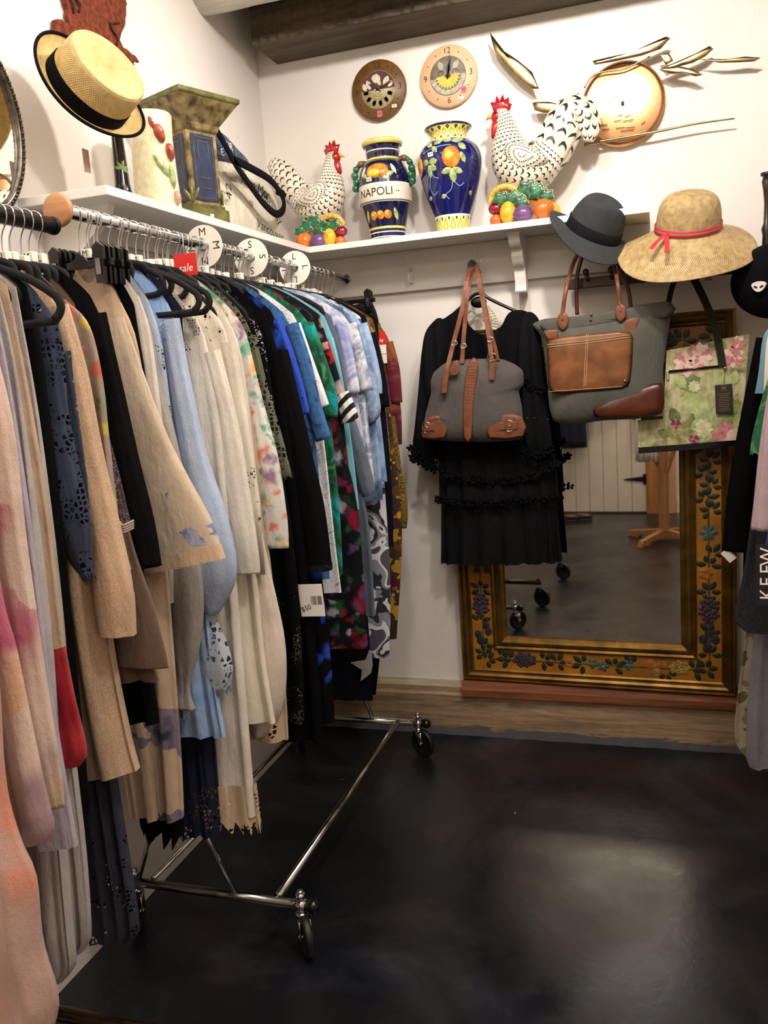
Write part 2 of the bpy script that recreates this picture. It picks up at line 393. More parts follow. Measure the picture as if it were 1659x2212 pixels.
# ---------------------------------------------------------------- shelves
t = thing('wall_shelf', 'white painted shelf board running along the left wall above the rail', 'shelf', (.12, -.75, 1.955))
MB().box((0.001, -1.482, 1.955), (.255, -.001, 1.977), b=.002).build('board', SHELFW, t)
br = MB(); br.slab([(0, 1.955), (.2, 1.955), (.19, 1.93), (.05, 1.80), (0, 1.80)], -1.40, -1.375); br.build('bracket', SHELFW, t)
MB().box((.001, -1.37, 1.91), (.018, -.001, 1.955)).build('cleat', SHELFW, t)
t = thing('wall_shelf', 'white painted shelf board on the back wall carrying vases and the larger rooster', 'shelf', (.8, -.12, 1.955))
MB().box((.2555, -.252, 1.955), (1.46, -.001, 1.977), b=.002).build('board', SHELFW, t)
# scrolled bracket at x ~ .98
def scroll_bracket(x0, x1):
    o = [(0, 1.955), (-.17, 1.955), (-.175, 1.935), (-.16, 1.91), (-.12, 1.90), (-.115, 1.875), (-.095, 1.85), (-.07, 1.84), (-.062, 1.81), (-.055, 1.775), (-.06, 1.755), (0, 1.755)]
    o = smooth(o, 3); n = len(o); b = MB()
    vs = [(x0, p[0]-.021, p[1]) for p in o]+[(x1, p[0]-.021, p[1]) for p in o]
    b.add(vs, [tuple(range(n)), tuple(range(2*n-1, n-1, -1))]+[(i, i+n, (i+1) % n+n, (i+1) % n) for i in range(n)], 0, None, False)
    b.box((x0-.004, -.20, 1.948), (x1+.004, -.021, 1.955)); return b
scroll_bracket(.985, 1.025).build('bracket', SHELFW, t)
# small white coat hooks on the hook board
def coat_hook(x, z, label):
    t = thing('coat_hook', label, 'hook', (x, -.021, z-.04), 'white coat hooks under the shelf')
    MB().box((x-.008, -.026, z-.035), (x+.008, -.0205, z+.025), b=.002).build('plate', WHITEP, t)
    b = MB(); b.tube(smooth([(x, -.025, z-.02), (x, -.045, z-.032), (x, -.06, z-.02), (x, -.062, z-.005)], 4), .0035, 8)
    b.tube(smooth([(x, -.025, z+.012), (x, -.05, z+.02), (x, -.07, z+.045), (x, -.075, z+.06)], 4), .0035, 8)
    b.ball((x, -.062, z-.004), .005); b.ball((x, -.075, z+.061), .005); b.build('prongs', WHITEP, t)
coat_hook(.578, 1.865, 'empty white coat hook on the board between the rail end and the scrolled bracket')
coat_hook(.838, 1.865, 'white coat hook from which the grey canvas bag and black dress hang')
# ---------------------------------------------------------------- wall rail and rolling racks
RZ, RX = 1.873, .312
t = thing('wall_rail', 'chrome hanging rail under the left shelf with a wooden end cap and wall flange', 'clothes rail', (RX, -.9, RZ))
MB().cyl((RX, -1.735, RZ), (RX, -.012, RZ), .0125, 24).build('rail', CHROME, t)
MB().lathe([(.001, 0), (.03, 0), (.034, .004), (.034, .012), (.03, .016), (.001, .016)], 32, M=frame((RX, -1.735, RZ), (1, 0, 0), (0, 0, 1))).build('end_cap', wood('cap_wood', '#a86c40', '#cc9a6c', 0, 1, .4), t)
b = MB().cyl((RX, -.001, RZ), (RX, -.008, RZ), .03, 28); b.cyl((RX, -.008, RZ), (RX, -.03, RZ), .018, 20); b.build('wall_flange', CHROME, t)
b = MB()
for y in (-1.0,): b.tube([(RX, y, RZ+.012), (RX, y, RZ+.05), (RX, y, 1.954)], .006, 10); b.cyl((RX-.0, y, 1.950), (RX, y, 1.954), .02)
b = MB(); b.box((.0, -1.36, 1.84), (.35, -1.352, 1.90)); 

def caster(t, x, y, zt, ang=0, chrome=True):
    """swivel caster under a tube end: cap, stem, fork, wheel"""
    mt = CHROME if chrome else BLACKM
    b = MB().cyl((x, y, zt+.02), (x, y, zt+.034), .012, 16); b.cyl((x, y, zt+.034), (x, y, zt+.042), .008, 16); b.build('stem_cap', mt, t)
    M = Matrix.Translation((x, y, 0)) @ Matrix.Rotation(ang, 4, 'Z')
    cst = MB().lathe([(.001, zt-.016), (.016, zt-.018), (.018, zt-.026), (.012, zt-.034), (.001, zt-.034)], 20, M=M).build('caster', mt, t)
    R = (zt-.03)*.55; cx = .022
    f = MB()
    for sg in (-1, 1):
        f.loft([[(-.018, sg*.013, zt-.03), (.026, sg*.013, zt-.03), (.026, sg*.016, zt-.03), (-.018, sg*.016, zt-.03)], [(cx-.007, sg*.014, R-.006), (cx+.008, sg*.014, R-.006), (cx+.008, sg*.017, R-.006), (cx-.007, sg*.017, R-.006)]], M=M)
        f.add([v for v in [(cx, sg*.0165, R)]], [])
    f.box((-.018, -.016, zt-.034), (.026, .016, zt-.03), M=M); f.cyl((cx, -.02, R), (cx, .02, R), .005, 12, M=M)
    f.build('fork', mt, cst)
    wm = Matrix.Translation((x, y, 0)) @ Matrix.Rotation(ang, 4, 'Z') @ Matrix.Translation((cx, 0, R)) @ Matrix.Rotation(math.pi/2, 4, 'X')
    MB().lathe([(.004, -.009), (R*.7, -.008), (R*.78, -.011), (R*.96, -.010), (R, -.005), (R, .005), (R*.96, .010), (R*.78, .011), (R*.7, .008), (.004, .009)], 36, M=wm).build('wheel', RUBBER, cst)

t = thing('rolling_rack', 'chrome rolling garment rack with casters standing under the wall rail', 'garment rack', (.31, -.83, 0))
zt = .13
for y in (-1.432, -.265):
    b = MB().tube([(.03, y, zt), (.56, y, zt)], .0125, 16); b.build('base_bar', CHROME if y > -1 else STEEL, t)
    b = MB().ball((.592, y, zt), .019, 0, 16); b.cyl((.555, y, zt), (.58, y, zt), .016); b.build('end_ball', BLACKP, t)
    MB().cyl((.545, y, zt), (.572, y, zt), .0165, 20).build('socket', CHROME, t)
    caster(t, .558, y, zt, -.9 if y < -1 else -.5); caster(t, .05, y, zt, -1.2)
MB().cyl((.487, -1.42, zt+.008), (.483, -.28, zt+.008), .0105, 16).build('long_bar', CHROME, t)
MB().cyl((.10, -1.42, zt+.008), (.105, -.28, zt+.008), .0085, 16).build('long_bar', CHROME, t)
for y in (-1.432, -.265):
    yy = -1.46 if y < -1 else -.25
    xu = .205 if y < -1 else .25
    b = MB().tube([(xu, y, .46), (xu, y, 1.79)], .0125, 16); b.build('upright', CHROME, t)
    for xe in ((.365, .06) if y < -1 else (.37, .10)): MB().tube([(xe, y, zt+.008), (xu+(.012 if xe > xu else -.012), y, .47)], .0075, 12).build('leg', CHROME, t)
MB().cyl((.205, -1.432, 1.79), (.25, -.265, 1.79), .0125, 16).build('top_bar', CHROME, t)

BXR, BZR = .335, 1.832
t = thing('rolling_rack', 'black rolling garment rack in the left foreground, its bar ending beside the wooden rail cap', 'garment rack', (.33, -2.3, 0))
MB().cyl((BXR, -2.62, BZR), (BXR, -1.80, BZR), .016, 24).build('top_bar', BLACKM, t)
MB().cyl((BXR, -1.80, BZR), (BXR, -1.792, BZR), .0175, 24).build('bar_cap', BLACKM, t)
for y in (-1.93, -2.60):
    b = MB().tube([(.06, y, .15), (.60, y, .15)], .016, 16); b.build('base_bar', plain('oiled_pipe', '#4a3524', .3, .9, .3), t)
    MB().cyl((.13, y, .15), (.13, y, BZR), .013, 16).build('upright', BLACKM, t)
    MB().cyl((.13, y, BZR-.01), (BXR, y, BZR-.002), .010, 12).build('top_arm', BLACKM, t)
    for x in (.08, .585): caster(t, x, y, .135, .4, False)
MB().cyl((.13, -2.60, .15), (.13, -1.93, .15), .013, 16).build('long_bar', BLACKM, t)

# ---------------------------------------------------------------- hangers
def hook_path(x, y, z, r, drop, tw=0.0, R=.0165):
    p = [(x+R*math.cos(math.radians(a)), y+tw*(1-i/8), z+R*math.sin(math.radians(a))-(.003 if r < R else 0)) for i, a in enumerate(range(-30, 181, 30))]
    p = p[::-1]; p = p[:]
    # open side towards the wall, then S down to the clip
    return smooth(p+[(x+.006, y+tw*.2, z-R-.016), (x, y, z-R-.034), (x, y, z-drop)], 3)
def hanger(y, label, clip=None, x=RX, rz=RZ, kind='velvet', group=None, tilt=0.0, hw=.20, bar=.0125, ed=.085):
    t = thing('coat_hanger', label, 'hanger', (x, y, rz-.17), group)
    R = bar+.0035; drop = .085
    p = [(x-R*math.cos(math.radians(a)), y, rz+R*math.sin(math.radians(a))) for a in range(-25, 181, 26)]
    path = smooth(p+[(x+R*.9, y+tilt*.4, rz-.012), (x+.002, y+tilt, rz-.04), (x, y+tilt, rz-drop)], 3)
    MB().tube(path, .0017, 6).build('hook', CHROME, t)
    if kind == 'clip':      # trouser hanger: bar with two clips
        cw = .145 if hw > .15 else .055
        MB().box((x-cw-.025, y-.004, rz-drop-.028), (x+cw+.025, y+.004, rz-drop-.012), b=.002).build('bar', BLACKP, t)
        b = MB(); b.slab([(x-.02, rz-drop-.014), (x, rz-drop+.004), (x+.02, rz-drop-.014)], y-.004, y+.004); b.build('neck', BLACKP, t)
        for sx in (-cw, cw):
            c = MB().slab([(x+sx-.013, rz-drop+.012), (x+sx, rz-drop+.022), (x+sx+.013, rz-drop+.012), (x+sx+.010, rz-drop-.062), (x+sx-.010, rz-drop-.062)], y-.016, y-.006)
            c.slab([(x+sx-.013, rz-drop+.012), (x+sx, rz-drop+.022), (x+sx+.013, rz-drop+.012), (x+sx+.010, rz-drop-.062), (x+sx-.010, rz-drop-.062)], y+.005, y+.012)
            c = c.build('clip', BLACKP, t)
            MB().box((x+sx-.006, y-.019, rz-drop-.045), (x+sx+.006, y-.0162, rz-drop-.012)).build('clip_spring', STEEL, c)
        return t
    zn = rz-drop
    # velvet hanger: shoulders, rounded ends, lower bar as one flat loop
    e = ed
    up = smooth([(x-hw, zn-e), (x-hw*.72, zn-e*.6), (x-.05, zn-e*.2), (x, zn), (x+.05, zn-e*.2), (x+hw*.72, zn-e*.6), (x+hw, zn-e)], 5)
    lo = smooth([(x+hw, zn-e), (x+hw+.006, zn-e-.018), (x+hw-.006, zn-e-.035), (x+hw-.03, zn-e-.04), (x, zn-e-.04), (x-hw+.03, zn-e-.04), (x-hw+.006, zn-e-.035), (x-hw-.006, zn-e-.018), (x-hw, zn-e)], 4)
    path = [(a, y+tilt, c) for a, c in up+lo[1:-1]]; n = len(path); rings = []
    for i in range(n+1):
        a = Vector(path[(i-1) % n]); c = Vector(path[i % n]); d = Vector(path[(i+1) % n]); tg = (d-a).normalized(); nn = tg.cross(Vector((0, 1, 0)))
        rings.append([c+nn*u*.0065+Vector((0, v*.0028, 0)) for u, v in ((-1, -1), (1, -1), (1, 1), (-1, 1))])
    MB().loft(rings, caps=False).build('body', VELVET, t)
    b = MB().cyl((x, y+tilt, zn-.01), (x, y+tilt, zn+.008), .006, 10); b.build('neck', VELVET, t)
    if clip and math.sin(y*777) > -.35:
        cz = zn+.012+.006*math.sin(y*431)
        cl = MB().box((x-.013, y+tilt-.0085, cz-.010), (x+.013, y+tilt+.0085, cz+.010), b=.0025).build('size_clip', WHITEP, t)
        b = MB(); text(b, clip, .018, frame((x, y+tilt-.0088, cz), (1, 0, 0), (0, 0, 1))); b.build('size_letter', INK, cl)
    return t

# ---------------------------------------------------------------- garments
GR = {}
def garment(name, label, cat, y, edge, m, th=.023, x=RX, zn=None, folds=6, amp=.013, hem=0.0, jag=0.0, side=1, left=.21, neck=.035, nj=26, rail=RZ, drop=.080, flare=1.0, group=None, root=None, part='body', straight=False):
    """hollow cloth body hanging across the rail; edge = photo positions of the outer outline, shoulder tip first"""
    E = [(lambda q: (side*(q[0]-x), q[2]))(at(a, b, y=y)) for a, b in edge]
    if not straight: E = smooth(E, 5)
    zs = [e[1] for e in E]; zsh, zh = zs[0], min(zs)
    zt = rail-drop if zn is None else zn
    tab = sorted([(e[1], e[0]) for e in E]); tz = [a for a, _ in tab]; tx = [b for _, b in tab]
    root = root or thing(name, label, cat, (x, y, max(.0, zh)), group)
    nu, nv = 56, 46; rnd = random.Random(hash(name+str(y)) % 9973 if False else int(abs(y)*9973)); ph = [rnd.uniform(0, 6.28) for _ in range(4)]
    lw = min(left, E[0][0]*1.0) if left else E[0][0]
    wsh = E[0][0]; rings = []
    kf = [folds, folds*1.7, folds*2.9]
    for i in range(nv+1):
        v = i/nv; ring = []
        for j in range(nu):
            a = 2*math.pi*j/nu; s = math.cos(a); s = math.copysign(abs(s)**.8, s); q = math.sin(a)
            ztop = zt-(zt-zsh)*(abs(s)**1.6) if abs(s) > 0 else zt
            if abs(s)*wsh < neck: ztop = min(ztop, zt-.012-.03*(1-(abs(s)*wsh/neck)**2)*(1.6 if q < 0 else .6))
            hz = zh+hem*(1-s)*.5+jag*((j*nj/nu*1.0) % 1.0 if jag else 0)
            z = ztop+(hz-ztop)*v**.92
            wr = float(np.interp(z, tz, tx)); wl = lw+(wr-wsh)*.45
            w0 = wr if s > 0 else wl
            if z > zsh: w0 = wsh if s > 0 else lw
            g = min(1, v*2.2)
            rip = amp*g*(.6*math.sin(kf[0]*s*2.2+ph[0]+v*.8)+.4*math.sin(kf[1]*s*2.2+ph[1]-v*1.1)+.25*math.sin(kf[2]*s*2.2+ph[2]))
            tt = th*(.18+.82*min(1, (v*3.0)**.7))*(1+(flare-1)*v)
            yy = y+tt*math.copysign(abs(q)**.75, q)+rip*(1 if abs(q) > .2 else .4)
            xx = x+side*(s*w0+.25*rip*(1 if s > .9 else 0))
            xx = max(xx, .03) if side > 0 else xx
            ring.append((xx, yy, z))
        rings.append(ring)
    MB().loft(rings, 0, True, False).build(part, m, root)
    GR[label] = (root, wsh, zt-zsh)
    return root
def sleeve(root, y, cl, m, part='sleeve', depth=.55, open_=True, cuff=None, fr=.004, dy=None, jag=0, straight=False):
    """tube of cloth along photo positions (px, py, width px[, y])"""
    pts = [tuple(c)+(y,) if len(c) == 3 else c for c in cl]
    W = [(lambda q: (q[0], c[3], q[2], c[2]*dist(q)/FPX/2))(at(c[0], c[1], y=c[3])) for c in pts]
    if not straight: W = smooth(W, 6)
    rings = []; n = 28; L = len(W)
    for i, (x_, y_, z_, r) in enumerate(W):
        a = W[max(0, i-1)]; b = W[min(L-1, i+1)]; d = Vector((b[0]-a[0], 0, b[2]-a[2])).normalized(); nrm = Vector((d.z, 0, -d.x))
        if nrm.x < 0: nrm = -nrm
        ring = []
        for k in range(n):
            an = 2*math.pi*k/n; rr = r+fr*math.sin(3*an+x_*40)*(i/L)+.5*fr*math.sin(7*an+z_*9)
            if i == L-1 and jag: ring_off = d*jag*(k % 3)/2
            else: ring_off = Vector((0, 0, 0))
            ring.append(Vector((x_, y_, z_))+nrm*rr*math.cos(an)+Vector((0, 1, 0))*rr*depth*math.sin(an)+ring_off)
        rings.append(ring)
    if open_:   # inner turn of the opening
        c = Vector(W[-1][:3]); rings.append([c+(p-c)*.93 for p in rings[-1]]); c2 = Vector(W[-3][:3]); rings.append([c2+(p-c2)*.9 for p in rings[-5]])
    o = MB().loft(rings, 0, True, not open_).build(part, m, root)
    if cuff:
        k = max(2, int(L*cuff[1])); b = MB(); rr = []
        for i in range(L-k, L):
            c = Vector(W[i][:3]); rr.append([c+(p-c)*1.03 for p in rings[i]])
        b.loft(rr, 0, True, False).build('cuff', cuff[0], o)
    return o
# cloths
M_ = {}
def F_(k, *a, **kw): M_[k] = fab(k, *a, **kw); return M_[k]
F_('coral_sheer', '#c9a89e', ['#e0866a', '#c9a89e', '#e08a6c', '#d87c60'], 'wash', 4, .62)
F_('watercolour', '#dcc2b4', ['#e0b08c', '#d8c86c', '#dcc2b4', '#b8406c', '#dcc2b4', '#98a8a8', '#e0c8b8', '#806078'], 'wash', 5, .62)
F_('lilac', '#b4a8b4'); F_('silver', '#b9b0ac', ['#8a8078'], 'heather')
F_('cream_red', '#bfa48a', ['#a82030', '#b83038', '#8a1420'], 'spots', 3.2, (.72, 1.06, .38))
F_('black_knit', '#0b0b0c'); F_('navy_lace', '#343c50', (), 'plain', net=90, solid=.52, lace=[(.9, 1.66)])
F_('beige_knit', '#c3a182', ['#f0dcc0'], 'heather'); F_('charcoal_lace', '#3a3b48', (), 'plain', net=110, solid=.42, lace=[(.2, .6)])
F_('garden_sheer', '#9c8a76', ['#7a9a80', '#b85a48', '#c8b048', '#6a5a50', '#a08a88'], 'wash', 14, .6)
F_('taupe', '#6a5648'); F_('brown_lace', '#3c3234', ['#8a7a80'], 'scroll', 30, .82)
F_('cream', '#d3bda4', ['#5a6a90', '#8090b0', '#b0a8b8'], 'spots', 16, (1.16, 1.30, .60))
F_('cream_floral', '#c8ac90', ['#6a6880', '#8a7a88', '#3a3a50'], 'spots', 7, (.4, .85, .56))
F_('pale_blue_lace', '#a4adbe', (), 'plain', net=120, solid=.45, lace=[(1.0, 1.62)])
F_('sky_chiffon', '#8fb0dc', ['#7aa4dc', '#a8c4ec', '#96b2d8'], 'water', 4)
F_('sky_lace', '#a9b8d2', ['#d8e0ee'], 'heather', net=100, solid=.5, lace=[(1.60, 1.75)])
F_('ivory_net', '#ddd4c6', ['#fffaf0'], 'heather', net=150, solid=.47, lace=[(1.58, 1.74)])
F_('ivory_crochet', '#e2d8c6', ['#f8f0e0'], 'heather', net=110, solid=.43, lace=[(1.60, 1.74), (1.1, 1.3)])
F_('ivory', '#ddcfc0'); F_('ivory_hemlace', '#cdb494', (), 'plain', net=70, solid=.46, lace=[(.2, .62)])
F_('white_floral', '#dcd8d0', ['#3f9478', '#e8a030', '#e0704c', '#8a5a8a', '#5aa88a'], 'wash', 20, .52)
F_('olive_crochet', '#585a48', ['#8a8c70'], 'heather', net=75, solid=.53, lace=[(1.0, 1.74)])
F_('black_sequin', '#09090b', (), 'sequin'); F_('black_lace', '#08080a'); F_('black_blue', '#09090c', ['#2c52c0', '#09090c', '#09090c'], 'wash', 9, .4)
F_('royal_print', '#2a4cc0', ['#10121c', '#15182a'], 'floral', 8, .36)
F_('denim_print', '#3c6ca4', ['#15181e', '#3c6ca4', '#18202e'], 'water', 14); F_('white_print', '#f0eef0', ['#8a8896'], 'scroll', 9, .93)
F_('teal_print', '#0f7f84', ['#0a4a48', '#129aa0', '#1c6a3c', '#0c3a38', '#4a9a5a'], 'water', 9)
F_('dark_garden', '#17171b', ['#2a5a34', '#8a1c34', '#17171b', '#b8b0bc', '#17171b', '#5a4868'], 'wash', 15, .5)
F_('red_dark', '#1c1a1e', ['#c02020', '#1c1a1e', '#c8a8a8', '#1c1a1e'], 'wash', 16, .5)
F_('stripe_bw', '#e4e2e0', ['#101012'], 'stripe', 26, stripe=-.9)
F_('lavender', '#a8a4cc', ['#5a5498', '#c8c8dc', '#8a96c4', '#e0e0e8'], 'water', 8)
F_('grey_cloud', '#9a9ab0', ['#5a5a70', '#e0dfe6', '#8088a0', '#f2f0f2'], 'water', 8)
F_('slate_blue', '#4e607e', ['#3c4a64', '#64789a', '#9ab0cc', '#4a5a78'], 'water', 7)
F_('denim_sky', '#7c97bd', ['#5a7aa8', '#8aa6cc', '#a8bcd8', '#4a6898'], 'water', 8)
F_('aqua', '#7ab8c8'); F_('grey_blue', '#5e6874'); F_('navy', '#0e111c'); F_('navy_trouser', '#26334e')
F_('rose', '#c08080'); F_('gold_lace', '#9a7c48', ['#3a2c18'], 'scroll', 16, .7)
F_('paisley', '#3a2c22', ['#a07c30', '#5a3a18', '#b08830', '#4a1c28'], 'floral', 18, .55)
F_('gold_net', '#806428', ['#3a2a14'], 'scroll', 13, .65); F_('camo_white', '#c0bcc0', ['#d8d4d6', '#2c2e36', '#8c8c98', '#e0dce0', '#50525e'], 'camo', 9)
F_('burgundy', '#4a1c2c', ['#2a1c20', '#6a2434', '#a06820'], 'water', 8)
F_('black_pattern', '#101010', ['#2a2a2c'], 'scroll', 20, .6)
BR = dict(x=BXR, rail=BZR-.004)
# --- black rack, nearest first
def A(y, name, label, cat, edge, m, **kw): return garment(name, label, cat, y, edge, m, **BR, **kw)
g1 = A(-2.31, 'tunic', 'sheer coral-blotched long tunic at the bottom left corner, nearest of all garments', 'tunic', [(-220, 560), (-80, 1000), (-15, 1400), (5, 1690), (38, 1820), (72, 1900), (86, 2040), (120, 2160), (108, 2230)], M_['coral_sheer'], amp=.012)
g2 = A(-2.24, 'tunic', 'long watercolour floral tunic in peach, yellow and magenta at the left edge', 'tunic', [(-110, 600), (-40, 1000), (5, 1290), (34, 1400), (70, 1580), (104, 1740), (116, 1785), (104, 1815)], M_['watercolour'], hem=-.045, amp=.012)
sleeve(g2, -2.19, [(-70, 640, 60), (-12, 900, 80), (22, 1200, 80), (62, 1480, 84), (92, 1650, 80), (116, 1745, 46)], M_['watercolour'])
g3 = A(-2.155, 'blouse', 'lilac grey blouse hanging behind the watercolour floral tunic', 'blouse', [(-25, 610), (12, 790), (52, 1100), (88, 1400), (118, 1600), (160, 1830)], M_['lilac'])
g4 = A(-2.12, 'skirt', 'long pale grey pleated skirt whose hem nearly reaches the floor on the left', 'skirt', [(-5, 620), (36, 800), (75, 1100), (105, 1400), (125, 1700), (150, 2000), (158, 2090), (140, 2118)], M_['silver'], folds=9, amp=.012)
g5 = A(-2.085, 'dress', 'cream long blouse with a big red flower print near its hem', 'dress', [(15, 615), (46, 780), (92, 1080), (125, 1350), (152, 1500), (182, 1625), (170, 1655)], M_['cream_red'], folds=4)
g5b = A(-2.06, 'skirt', 'narrow pale grey skirt with a rounded hem behind the red-flowered blouse', 'skirt', [(35, 620), (80, 900), (118, 1250), (150, 1600), (180, 1850), (192, 2030), (180, 2055)], M_['silver'], folds=7)
g6 = A(-2.03, 'cardigan', 'plain black knit cardigan between the cream blouse and the navy lace cardigan', 'cardigan', [(58, 618), (95, 800), (128, 1100), (158, 1400), (186, 1700), (190, 1760)], M_['black_knit'])
g7 = A(-1.99, 'cardigan', 'navy blue open-work lace cardigan with tattered sleeve ends', 'cardigan', [(84, 640), (130, 720), (142, 900), (150, 1080), (168, 1200)], M_['navy_lace'], jag=.012)
sleeve(g7, -2.0, [(100, 690, 56), (112, 850, 64), (130, 1000, 84), (152, 1120, 92), (172, 1205, 52), (186, 1240, 24)], M_['navy_lace'], jag=.02)
sleeve(g7, -1.965, [(135, 760, 40), (158, 900, 40), (172, 1020, 52), (186, 1100, 40)], M_['navy_lace'], jag=.02)
g8 = A(-1.945, 'cardigan', 'long beige knit cardigan with a folded cuff on its sleeve', 'cardigan', [(112, 645), (148, 720), (180, 1000), (210, 1250), (240, 1450), (270, 1600), (288, 1668)], M_['beige_knit'], hem=-.05, folds=4)
sleeve(g8, -1.95, [(118, 665, 70), (152, 800, 80), (182, 960, 78), (214, 1120, 84), (238, 1260, 96), (250, 1370, 88)], M_['beige_knit'], cuff=(M_['beige_knit'], .2))
g9 = A(-1.925, 'skirt', 'long charcoal lace skirt reaching lowest beside the beige cardigan', 'skirt', [(130, 640), (190, 1100), (225, 1500), (262, 1750), (290, 1930), (300, 2015), (288, 2035)], M_['charcoal_lace'], folds=8)
g10 = A(-1.90, 'blouse', 'sheer garden-print blouse with green and red flowers at the shoulder', 'blouse', [(140, 648), (192, 700), (222, 820), (236, 950), (262, 1150), (285, 1230)], M_['garden_sheer'])
sleeve(g10, -1.885, [(170, 760, 34), (205, 900, 36), (236, 1020, 40), (262, 1120, 30), (276, 1140, 24)], M_['brown_lace'])
g10b = A(-1.875, 'tunic', 'taupe brown tunic with a wide bell sleeve below a knotted tie', 'tunic', [(160, 655), (215, 900), (262, 1130), (285, 1300), (318, 1400), (345, 1470)], M_['taupe'])
sleeve(g10b, -1.89, [(262, 1125, 26), (272, 1200, 48), (285, 1300, 100), (295, 1400, 138), (298, 1436, 146)], M_['taupe'], depth=.3)
b = MB()
for k in range(4):
    q = at(274, 1128+k*5, y=-1.92); b.tube(smooth([(q[0]-.016, q[1], q[2]), (q[0], q[1]-.012, q[2]-.004), (q[0]+.016, q[1], q[2]+.003)], 5), .0025, 8)
b.build('knotted_tie', fab('tie_cord', '#a8988c'), g10b)
g11 = A(-1.85, 'jacket', 'black velvet jacket at the far end of the black rack', 'jacket', [(196, 640), (232, 730), (256, 900), (285, 1080), (312, 1260), (330, 1450), (345, 1560)], M_['black_knit'], zn=1.755)
sleeve(g11, -1.845, [(205, 680, 56), (236, 820, 56), (266, 980, 64), (296, 1130, 74), (312, 1225, 72)], fab('velvet_cloth', '#0e0d0f'))
# --- wall rail
def B(y, name, label, cat, edge, m, **kw): return garment(name, label, cat, y, edge, m, **kw)
B(-1.635, 'skirt', 'black lace skirt with a ragged hem below the cream floral kimono', 'skirt', [(290, 660), (340, 1000), (372, 1400), (390, 1700), (392, 1825)], M_['black_lace'], jag=.05, nj=9)
k1 = B(-1.665, 'kimono', 'cream kimono with small blue flowers and a huge wide folded sleeve', 'kimono', [(262, 655), (300, 760), (345, 1100), (370, 1400), (386, 1640), (391, 1768)], M_['cream_floral'], hem=.0, folds=4)
sleeve(k1, -1.69, [(240, 690, 60), (272, 830, 100), (308, 960, 132), (345, 1060, 160), (378, 1150, 190), (398, 1222, 198)], M_['cream'], depth=.24, cuff=(fab('cream_cuff', '#cdb090'), .16), straight=False)
B(-1.62, 'top', 'white top clipped at the shoulder just behind the black skirt hangers', 'top', [(300, 640), (325, 720), (350, 900), (372, 1100), (380, 1300)], fab('white_linen', '#d8cfc4'))
k2 = B(-1.585, 'blouse', 'pale blue-grey lace blouse with ruched sleeves', 'blouse', [(318, 645), (350, 740), (378, 950), (402, 1150), (408, 1400), (412, 1555)], M_['pale_blue_lace'], jag=.02, nj=14)
sleeve(k2, -1.60, [(300, 690, 44), (330, 840, 52), (362, 1000, 66), (388, 1160, 84), (400, 1300, 92), (398, 1400, 70), (396, 1480, 30), (398, 1530, 52)], fab('grey_gauze', '#a09890', ['#c8c0b8'], 'heather'))
k3 = B(-1.54, 'dress', 'sky blue chiffon dress with a white netted lace yoke', 'dress', [(362, 655), (385, 720), (415, 950), (440, 1200), (468, 1450), (490, 1590)], M_['sky_chiffon'], folds=7)
sleeve(k3, -1.555, [(368, 690, 44), (388, 820, 50), (416, 980, 62), (446, 1120, 92), (462, 1230, 104), (456, 1300, 60), (448, 1322, 34)], M_['sky_lace'])
sleeve(k3, -1.53, [(448, 1330, 30), (460, 1390, 70), (462, 1440, 90), (466, 1480, 72)], fab('blue_fringe', '#c0c8d4', net=70, solid=.5, lace=[(0, 2)]), jag=.02, part='lace_trim')
B(-1.515, 'dress', 'navy dress with a lace hem hanging below the sky blue chiffon', 'dress', [(392, 665), (420, 1100), (450, 1500), (470, 1750), (472, 1812)], fab('deep_navy', '#1c2238', net=90, solid=.5, lace=[(.3, .5)]), jag=.02, nj=11)
k4 = B(-1.48, 'dress', 'long ivory sparkle-net dress with a lace border at its hem', 'dress', [(400, 660), (440, 720), (478, 900), (505, 1150), (530, 1450), (550, 1700), (556, 1760)], M_['ivory_net'], folds=8, amp=.012)
b = MB(); rings = []; qk = at(556, 1760, y=-1.48); zk = qk[2]; hwk = qk[0]-.30+.004
for i in range(3):
    rings.append([(.30+hwk*math.cos(a)*(1+i*.008), -1.48+.030*math.sin(a)+.004*math.sin(14*a), zk+.085-.05*i-(.012*(k % 4) if i == 2 else 0)) for k, a in enumerate([2*math.pi*j/120 for j in range(120)])])
b.loft(rings, 0, True, False).build('hem_lace', M_['ivory_hemlace'], k4)
sleeve(k4, -1.475, [(455, 760, 44), (488, 900, 46), (512, 1060, 56), (530, 1190, 60), (536, 1238, 52)], M_['ivory_net'])
k5 = B(-1.43, 'cardigan', 'ivory crochet cardigan with cable-stitched sleeves', 'cardigan', [(450, 665), (492, 730), (522, 950), (552, 1200), (575, 1420), (598, 1560)], M_['ivory_crochet'], folds=8)
sleeve(k5, -1.425, [(490, 740, 40), (515, 900, 40), (540, 1080, 44), (552, 1240, 42)], M_['ivory_crochet'], straight=True)
k6 = B(-1.385, 'blouse', 'plain ivory blouse with a billowing long sleeve', 'blouse', [(478, 668), (520, 760), (552, 1000), (580, 1300), (600, 1450)], M_['ivory'])
sleeve(k6, -1.39, [(540, 1120, 40), (565, 1280, 62), (576, 1400, 84), (572, 1520, 76), (555, 1590, 24)], M_['ivory'])
B(-1.365, 'skirt', 'beige skirt with a scalloped lace hem behind the ivory blouse', 'skirt', [(485, 670), (545, 900), (585, 1250), (610, 1450), (619, 1600)], M_['ivory_hemlace'], jag=.006, nj=28)
k7 = B(-1.345, 'blouse', 'white blouse printed with green, orange and purple flowers', 'blouse', [(500, 670), (530, 720), (556, 850), (580, 1000), (598, 1150)], M_['white_floral'])
sleeve(k7, -1.35, [(520, 740, 34), (548, 880, 46), (574, 1000, 60), (592, 1110, 60), (598, 1182, 54)], M_['white_floral'])
